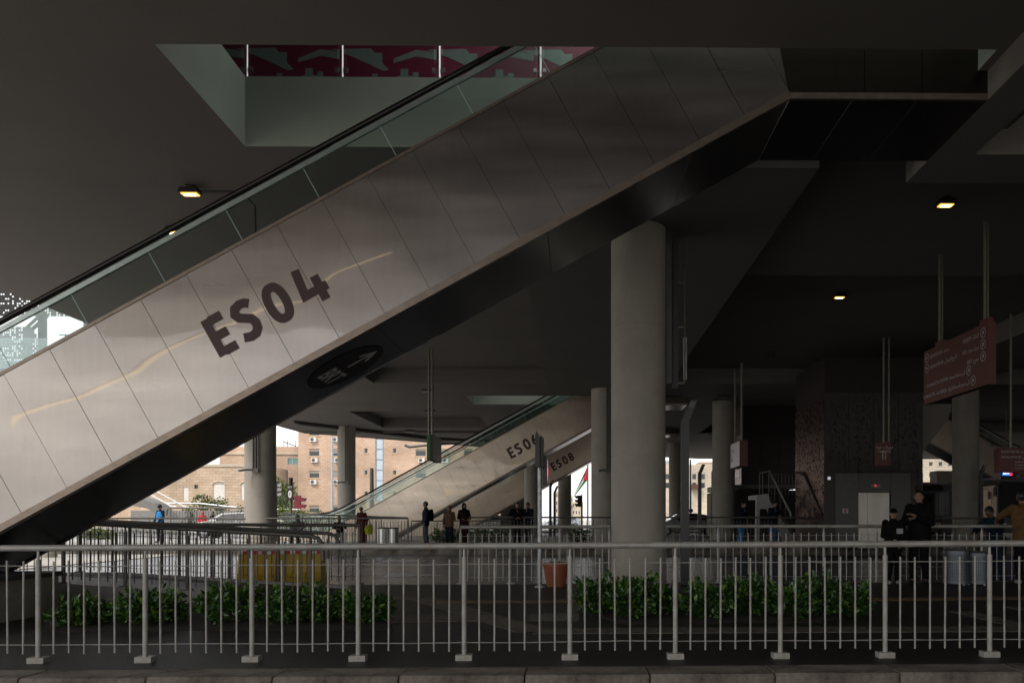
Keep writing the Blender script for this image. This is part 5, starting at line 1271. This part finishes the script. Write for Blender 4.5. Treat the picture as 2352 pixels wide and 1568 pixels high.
# older stone house to the left, in stepped masses
D = 97.0; X0 = xu(180,D)
r = thing('stone_house', 'old stepped limestone house with blind white arches, left of the conduit column', 'building', (X0,D,.3))
def Q(u): return xu(u,D)-X0
def Zh(v): return zv(v,D)-.3
rects = [(Q(489),Q(516),Zh(1147),Zh(1110)),(Q(553),Q(580),Zh(1147),Zh(1110)),(Q(446),Q(455),Zh(1122),Zh(1113)),(Q(420),Q(433),Zh(1150),Zh(1118))]
facade(0, Q(600), -.3, Zh(1067), rects, .3).build('wall', STONE2, r, False)
MB().box(0,Q(600),.32,9,-.3,Zh(1069)).build('core', STONE2, r, False)
for q in rects[:2]+rects[3:]:
    w = MB().box(q[0],q[1],.10,.14,q[2],q[3]).build('blind_window', mat('white panel', (.62,.60,.57), .7), r, False)
MB().box(rects[2][0],rects[2][1],.2,.24,rects[2][2],rects[2][3]).build('window', WIN, r, False)
for q in rects[:2]: b = MB(); c0 = (q[0]+q[1])/2; R_ = (q[1]-q[0])/2+.05; b.tube([(c0+R_*1.05*math.cos(t), -.02, q[3]-.12+.38*math.sin(t)) for t in [math.pi*k/10 for k in range(11)]], .09, 6); b.build('arch_moulding', STONE3, r)
MB().box(0,Q(600),-.12,-.004,Zh(1067)-.25,Zh(1067)+.05).build('cornice', STONE3, r, False)
r = thing('stone_house', 'upper stone house with a flat roof between the old house and the pink block', 'building', (xu(504,112),112,.3)); D = 112; X0 = xu(504,D)
rects = [(Q(566),Q(588),Zh(1064),Zh(1049)),(Q(661),Q(684),Zh(1066),Zh(1051))]
facade(0, Q(700), 0, Zh(1026), rects, .3).build('wall', STONE, r, False); MB().box(0,Q(700),.32,8,0,Zh(1027)).build('core', STONE, r, False)
for k, q in enumerate(rects): w = MB().box(q[0],q[1],.1,.14,q[2],q[3]).build('window', mat('green window glass', (.12,.27,.27), .15) if k else SHUT, r, False); b = MB(); b.box(q[0],q[1],.03,.098,q[3]-.1,q[3]); b.box((q[0]+q[1])/2-.05,(q[0]+q[1])/2+.05,.03,.098,q[2],q[3]-.1); b.build('frame', WFR, w, False)
MB().box(-.1,Q(700),-.18,-.003,Zh(1044),Zh(1040)).build('string_course', STONE3, r, False)
b = MB()
for u in (640,648,668): x = Q(u); b.tube([(x,2,Zh(1026)-.1),(x,2,Zh(1008))], .05, 6); 
b.tube([(Q(640),2,Zh(1012)),(Q(668),2,Zh(1022))], .07, 6); b.build('antenna', BLACK, r)
r = thing('stone_house', 'pale limestone building between the far columns right of the thickest column', 'building', (xu(1500,115),115,.3)); D = 115; X0 = xu(1500,D)
rects = [(Q(u),Q(u+9),Zh(v+12),Zh(v)) for u in (1528,1546,1568,1590,1610) for v in (1088,1108)]
facade(0, Q(1760), 0, Zh(1066), rects, .3).build('wall', STONE3, r, False); MB().box(0,Q(1760),.32,9,0,Zh(1067)).build('core', STONE3, r, False)
for q in rects: MB().box(q[0],q[1],.12,.16,q[2],q[3]).build('window', WIN, r, False)
MB().box(Q(1528),Q(1545),1,4,Zh(1066)-.2,Zh(1056)).build('roof_tank', GALV, r, False); MB().box(Q(1610),Q(1650),1,5,Zh(1066)-.2,Zh(1059)).build('roof_room', STONE2, r, False)
b = MB(); b.box(Q(1586),Q(1606),-1.2,-.05,Zh(1122),Zh(1112)); b.build('shop_sign', mat('brown shop sign', (.08,.03,.02), .5), r, False)
for k, (u0, u1, vt, D, lab) in enumerate([(1276,1300,1128,330,'left far apartment block on the hill under the flag'),(1298,1316,1138,340,'middle far apartment block on the hill under the flag'),(1314,1340,1152,360,'low right far apartment block on the hill under the flag')]):
    X0 = xu(u0,D); r = thing('far_building', lab, 'building', (X0,D,-1)); w = xu(u1,D)-X0; h = zv(vt,D)+1; MB().box(0,w,.3,10,0,h).build('core', STONE3, r, False)
    nx, nz = 4, max(2, int(h/4.2)); rects = [(w*(i+.3)/nx, w*(i+.7)/nx, h-(j+.75)*3.2, h-(j+.3)*3.2) for i in range(nx) for j in range(nz)]
    rects = [q for q in rects if q[2] > .2]; facade(0,w,0,h,rects,.28).build('wall', STONE3, r, False)
    for q in rects: MB().box(q[0],q[1],.18,.22,q[2],q[3]).build('window', WIN, r, False)
r = thing('stone_house', 'pale stepped house behind the buses at the right', 'building', (xu(2080,90),90,.3)); D = 90; X0 = xu(2080,D)
rects = [(Q(u),Q(u+8),Zh(v+9),Zh(v)) for u in range(2090,2400,22) for v in (1060,1085,1110,1135)]
facade(0, Q(2480), 0, Zh(1030), rects, .3).build('wall', STONE3, r, False); MB().box(0,Q(2480),.32,9,0,Zh(1031)).build('core', STONE3, r, False)
for q in rects: MB().box(q[0],q[1],.12,.16,q[2],q[3]).build('window', WIN, r, False)
# garden wall with a rail, planters and greenery in front of the old house
D = 60; r = thing('garden_wall', 'low pale wall with a sloping rail before the old stone house', 'wall', (xu(300,D),D,.15)); ox = xu(300,D)
MB().box(0,xu(690,D)-ox,0,.3,0,zv(1172,D)-.15).build('wall', mat('pale render', (.20,.195,.185), .8, var=.1), r, False)
b = MB(); b.tube([(xu(350,D)-ox,-.1,zv(1155,D)-.15),(xu(462,D)-ox,-.1,zv(1156,D)-.15),(xu(575,D)-ox,-.1,zv(1168,D)-.15)], .06, 8); b.tube([(xu(560,D)-ox,-.1,zv(1167,D)-.15),(xu(690,D)-ox,-.1,zv(1170,D)-.15)], .05, 6); b.build('rail', GALV, r)
D = 50; r = thing('outdoor_stair', 'short outdoor ramp with two white handrails beside the blue vest', 'ramp', (xu(300,D),D,.15)); ox = xu(300,D); Zs = lambda v: zv(v,D)-.15
MB().prism([(xu(300,D)-ox,0,Zs(1135)),(xu(352,D)-ox,0,Zs(1155)),(xu(385,D)-ox,0,Zs(1189)),(xu(372,D)-ox,0,Zs(1192)),(xu(340,D)-ox,0,Zs(1168)),(xu(300,D)-ox,0,Zs(1160))][::-1], (0,1.6,0)).build('ramp_slab', mat('grey ramp concrete', (.17,.165,.16), .8), r, False)
for y in (0,1.6): MB().tube([(xu(320,D)-ox,y,Zs(1122)),(xu(395,D)-ox,y,Zs(1163)),(xu(406,D)-ox,y,Zs(1163))], .05, 8).build('handrail', mat('white rail', (.6,.6,.6), .4), r)
G2 = [mat('olive leaf', (.055,.085,.025), .6, var=.3, scale=1), mat('yellow green leaf', (.17,.22,.03), .6, var=.3, scale=1)]
def tree(name, label, u, vt, D, z0, rx, ry, n, L, young, seed, trunk=True, cat='tree', group=None):
    x = at(u,PY,D).x; h = zv(vt,D)-z0; r = thing(name, label, cat, (x,D,z0), 0, group); rnd = random.Random(seed)
    cr = h*.5 if not trunk else h*.38
    o = leaves(n, rx, ry, cr, L, rnd, G2, young); 
    if trunk: o.v = [Vector((p.x,p.y,p.z+h-2*cr)) for p in o.v]
    o.build('crown' if trunk else 'foliage', G2, r, False)
    b = MB(); 
    if trunk:
        b.tube([(0,0,0),(.05,0,h*.35),(0,.05,h*.7)], .12, 8, r2=.05)
        for k in range(5): a = k*1.26; b.tube([(.03,0,h*.4),(rx*.4*math.cos(a),ry*.4*math.sin(a),h*.6),(rx*.7*math.cos(a),ry*.7*math.sin(a),h*.8)], .05, 6, r2=.015)
        b.build('trunk', TWIG, r)
    else:
        for k in range(6): a = k*1.05; b.tube([(0,0,0),(rx*.6*math.cos(a),ry*.6*math.sin(a),h*.75)], .02, 5)
        b.build('stem', TWIG, r)
tree('tree', 'round olive green tree right of the conduit column', 648, 1102, 75, .3, 1.3, 1.2, 1700, .26, .25, 11)
tree('shrub', 'brown green bush below the round olive tree', 640, 1128, 70, .3, 1.2, 1, 900, .2, .1, 12, False, 'shrub')
for k, (u, vt, lab) in enumerate([(640,1162,'yellow green bush at the column, left of the signal pole'),(662,1166,'yellow green bush behind the signal pole'),(690,1170,'yellow green bush right of the red signal head'),(742,1174,'yellow green bush under the pink block shutters')]):
    tree('shrub', lab, u, vt, 56, .15, .9, .8, 700, .18, .7, 20+k, False, 'shrub')
tree('tree', 'small dark tree on the wall before the old stone house', 478, 1140, 62, .3, 1.6, 1.2, 1500, .22, .1, 31, False)
for k, (u, lab) in enumerate([(437,'slim clipped shrub left of the red jacket'),(505,'slim clipped shrub behind the white car roof'),(553,'slim clipped shrub near the conduit column')]): tree('shrub', lab, u, 1158, 52, .15, .28, .28, 260, .12, .1, 35+k, False, 'shrub', 'slim clipped shrubs')
for k, (u, lab) in enumerate([(1015,'green plant at the feet of the woman in tan'),(1050,'green plant between the two women'),(1098,'green plant under ES 08 left of the kiosk'),(1150,'green plant in front of the louvred kiosk'),(1330,'green plant beside the column behind the thickest one')]):
    rr = shrub(lab, xu(u,33.5), 33.5, .48, .4, .55, 420, 80+k, .11, .2, 'low plants on the far platform')
for k, (u, v0, D, lab) in enumerate([(1290,1205,62,'yellow green bush under the flag, left one'),(1318,1206,62,'yellow green bush under the flag, right one'),(228,1216,40,'yellow green bush at the left behind the ramp railing'),(1105,1195,60,'bright bush under ES 08 beside the white car'),(1530,1205,58,'bright bush at the foot of the slim far column')]):
    tree('shrub', lab, u, v0, D, .15, .7, .6, 500, .16, .6, 90+k, False, 'shrub')
tree('tree', 'distant feathery tree glimpsed under escalator ES 08', 1098, 1155, 66, .3, 1.2, 1, 900, .25, .3, 97)

# ------------------------------------------------------------------ street furniture outside
def mast(name, label, u, vt, D, rad, m, cat): o = MB().tube([(0,0,0),(0,0,zv(vt,D)-.15)], rad, 10, r2=rad*.7).build(name, m); o.location = (xu(u,D),D,.15); tag(o, label, cat); return o
mast('lamp_mast', 'tall pale lamp mast in front of the pink apartment block', 763, 960, 66, .12, mat('pale blue grey mast', (.38,.42,.48), .5), 'mast')
mast('chimney_post', 'short thick dark post before the glazed stair strip', 854, 1075, 60, .20, mat('dark olive post', (.06,.06,.05), .6), 'post')
mast('lamp_mast', 'thin pale mast carrying the purple round sign', 1586, 1055, 62, .09, mat('pale blue grey mast', (.38,.42,.48), .5), 'mast')
mast('lamp_mast', 'thin pale mast at the left edge of the far gap by the slim column', 1528, 1062, 63, .06, mat('pale blue grey mast', (.38,.42,.48), .5), 'mast')
D = 61.7; o = MB().tube([(0,-.03,0),(0,.03,0)], .17, 20).build('round_sign', mat('purple sign', (.16,.04,.42), .5)); o.location = at(1587,1172,D); tag(o, 'small purple round traffic sign on a thin mast', 'sign')
D = 42; r = thing('traffic_signal', 'dark signal pole with a white zero on its panel, before the yellow bushes', 'traffic signal', (xu(668,D),D,.15)); Zs = lambda v: zv(v,D)-.15
MB().tube([(0,0,0),(0,0,Zs(1105))], .075, 10).build('pole', STEELD, r); MB().tube([(0,0,Zs(1122)),(0,0,Zs(1097))], .11, 10).build('pole_cap', BLACK, r)
MB().box(-.15,.17,-.16,-.08,Zs(1147),Zs(1114)).build('number_panel', mat('number panel', (.02,.008,.01), .5), r, False)
text('0', .50, (.01,-.165,Zs(1142)), (1,0,0), (0,0,1), WHITEL, r, .05, .7, 'CENTER'); text('BRT', .14, (.01,-.165,Zs(1121)), (1,0,0), (0,0,1), SGL, r, .02, 1, 'CENTER')
sg = MB().box(.22,.52,-.1,.1,Zs(1168),Zs(1138)).build('signal_head', mat('maroon signal back', (.22,.02,.04), .45), r, False)
b = MB()
for v in (1142,1157): b.prism([(.52,-.1,Zs(v)),(.85,-.1,Zs(v+2)),(.72,-.1,Zs(v+9)),(.52,-.1,Zs(v+9))], (0,.2,0))
b.build('visor', mat('maroon signal back', (.22,.02,.04), .45), sg, False)
D = 36; r = thing('traffic_signal', 'black signal head peeping out right of the conduit column', 'traffic signal', (xu(634,D),D,.2)); Zs = lambda v: zv(v,D)-.2
MB().tube([(-.05,.1,0),(-.05,.1,Zs(1110))], .06, 8).build('pole', STEELD, r); sg = MB().box(-.2,.1,-.1,.08,Zs(1140),Zs(1105)).build('signal_head', BLACK, r, False)
for v in (1111,1121,1132): MB().prism([(.1,-.1,Zs(v)),(.30,-.1,Zs(v)),(.26,-.1,Zs(v+6)),(.1,-.1,Zs(v+7))], (0,.18,0)).build('visor', mat('grey visor', (.35,.35,.36), .3), sg, False)
D = 66; r = thing('traffic_signal', 'dark traffic signal silhouette under the flag', 'traffic signal', (xu(1336,D),D,.15)); Zs = lambda v: zv(v,D)-.15
MB().tube([(0,0,0),(0,0,Zs(1136))], .07, 8).build('pole', BLACK, r); b = MB(); b.box(-.35,-.05,-.1,.1,Zs(1163),Zs(1137)); 
for v in (1138,1147,1156): b.prism([(-.35,-.1,Zs(v)),(-.62,-.1,Zs(v)),(-.5,-.1,Zs(v+6)),(-.35,-.1,Zs(v+6))], (0,.2,0))
b.build('signal_head', BLACK, r, False)
D = 72; r = thing('flag', 'drooping red, black, white and green flag on a pole under ES 08', 'flag', (xu(1350,D),D,.15)); Zs = lambda v: zv(v,D)-.15; ox = xu(1350,D); Fx = lambda u: xu(u,D)-ox
MB().tube([(0,0,0),(0,0,Zs(1064))], .07, 8).build('pole', STEELD, r)
fl = [('flag_stripe',(.01,.01,.01),(0,0),(1,.33)),('flag_stripe',(.7,.7,.7),(0,.33),(1,.66)),('flag_stripe',(.01,.20,.05),(0,.66),(1,1))]
def FP(s, t):                                    # s along the drooping fly, t across the hoist
    a = Vector((Fx(1349),0,Zs(1071))); h = Vector((Fx(1349),0,Zs(1102))); e0 = Vector((Fx(1322),.5,Zs(1128))); e1 = Vector((Fx(1318),.6,Zs(1141)))
    p = (a*(1-t)+h*t)*(1-s) + (e0*(1-t)+e1*t)*s; p.y += .25*math.sin(s*9+t*2)*s; return p
for nm, col, (s0, t0), (s1, t1) in fl:
    b = MB(); k = 10
    for i in range(k): b.poly([FP(i/k,t0),FP((i+1)/k,t0),FP((i+1)/k,t1),FP(i/k,t1)])
    b.build(nm, mat('flag %.2f %.2f' % (col[0],col[1]), col, .8), r)
b = MB(); b.poly([FP(0,0)+Vector((0,-.06,0)),FP(0,1)+Vector((0,-.06,0)),FP(.33,.5)+Vector((0,-.06,0))]); b.build('flag_triangle', mat('flag red', (.55,.03,.05), .8), r)
D = 47; r = thing('flag_banner', 'wide red, green and black flag banner on a box beside the round column', 'banner', (xu(1634,D),D,.2)); Zs = lambda v: zv(v,D)-.2; w = xu(1660,D)-xu(1634,D)
for k, (c_, t0, t1) in enumerate([((.01,.01,.01),0,.25),((.65,.65,.65),.25,.62),((.02,.25,.06),.62,1)]): MB().prism([(w*(t0),0,Zs(1117)),(w*t1,0,Zs(1114)),(w*t1,0,Zs(1078)),(w*t0,0,Zs(1082))], (0,.03,0)).build('stripe', mat('banner %d' % k, c_, .7), r, False)
MB().prism([(w,-.01,Zs(1096)),(w*.62,-.01,Zs(1080)),(w,-.01,Zs(1076))], (0,.008,0)).build('red_triangle', mat('flag red', (.55,.03,.05), .8), r, False)
MB().box(0,w,.05,1.5,Zs(1129),Zs(1117)).build('canopy_edge', WCON, r, False); MB().box(0,w,.1,1.6,0,Zs(1131)).build('box_wall', mat('tan render', (.30,.275,.225), .85), r, False)
r = thing('advert_panel', 'pale pillar beside the maroon bus right of the lift tower', 'pillar', (xu(2152,50),50,.2)); MB().box(0,1.0,0,1,0,zv(1080,50)-.2).build('shaft', CONC, r, False)

# ------------------------------------------------------------------ footbridge with perforated screens beyond the open left side
D = 26.0; r = thing('footbridge', 'footbridge with white perforated parapet and dark perforated screen beyond the left opening', 'bridge', (xu(0,D),D,0)); ox = xu(0,D)
U = lambda u: xu(u,D)-ox
WPERF = mat('shaded white perforated sheet', (.085,.105,.125), .5); DPERF = mat('dark perforated sheet', (.010,.010,.011), .7)  # parapet sheet is coloured darker for the shade under the canopy
MB().box(-8,U(160),.0,3.2,zv(905,D),zv(832,D)).build('deck', mat('pale blue grey deck', (.17,.21,.26), .6, var=.08), r, False)
def holes(root, name, poly, z0, x0, nx, nz, c, m, fn):
    """sheet of square cells, some with an octagonal hole, cut to the outline fn(x, z)"""
    b = MB()
    for i in range(nx):
        for j in range(nz):
            x, z = x0+(i+.5)*c, z0+(j+.5)*c
            st = fn(x, z)
            if st is None: continue
            h = c/2
            q = [(x-h,z-h),(x,z-h),(x+h,z-h),(x+h,z),(x+h,z+h),(x,z+h),(x-h,z+h),(x-h,z)]
            if not st: b.poly([(x-h,0,z-h),(x+h,0,z-h),(x+h,0,z+h),(x-h,0,z+h)])
            else:
                k = st*h; o = [(x+k*math.cos(t), z+k*math.sin(t)) for t in [R(225+45*n) for n in range(8)]]
                b.add([(a,0,e) for a, e in q]+[(a,0,e) for a, e in o], [(n,(n+1) % 8,(n+1) % 8+8,n+8) for n in range(8)])
    ob = b.build(name, m, root, False); return ob
rnd = random.Random(9)
zt2, zb2 = zv(749,D), zv(832,D)
def white(x, z):
    u = (x-U(0))/(U(100)-U(0))*100; v = 832-(z-zb2)/(zt2-zb2)*83
    if u > 72 + max(0,(v-752))*.55: return None
    i_, j_ = int((x+9)/.36), int((z-zb2)/.42); return .74 if ((i_*7+j_*13+i_*j_) % 5 < 3 and rnd.random() < .50) else 0
c = .075
holes(r, 'parapet_sheet', None, zb2+.004, -.6, int((U(125)+.6)/c), int((zt2-zb2)/c), c, WPERF, white)
z3 = zv(735,D)
def dark(x, z):
    u = (x-U(0))/(U(100)-U(0))*100
    if u > 172: return None
    return .74 if rnd.random() < .30 else 0
o = holes(r, 'canopy_sheet', None, z3, -.6, int((U(175)+.6)/.075), 18, .075, DPERF, dark); o.location.y = -.3
for u, w in ((78,11),(184,12)): MB().box(U(u)-.08,U(u)+.10,.3,.5,zv(832,D),zv(715,D)).build('post', mat('grey blue post', (.06,.075,.085), .5), r, False)
b = MB()
for v in (756,774): b.tube([(U(90),1.0,zv(v,D)),(U(230),1.0,zv(v,D))], .018, 6)
for u in range(92, 230, 8): b.tube([(U(u),1.0,zv(774,D)),(U(u),1.0,zv(805,D))], .008, 5)
for u in (105,168): b.tube([(U(u),1.0,zv(754,D)),(U(u),1.0,zv(815,D))], .02, 6)
b.build('railing', STEELD, r)
MB().box(-1,U(112),-.06,-.05,zv(850,D),zv(780,D)).build('glass_panel', glass_mat('pale clear glass', (.86,.89,.92), .05), r, False)
b = MB(); b.tube([(U(42),.6,zv(752,D)),(U(80),.6,zv(718,D))], .06, 8); b.tube([(U(25),.6,zv(752,D)),(U(62),.6,zv(718,D))], .05, 8); b.build('brace', STEELD, r)
for x in (-5.0, U(30)): MB().tube([(x,1.6,-.1),(x,1.6,zv(905,D))], .35, 16).build('pier', CONC, r)
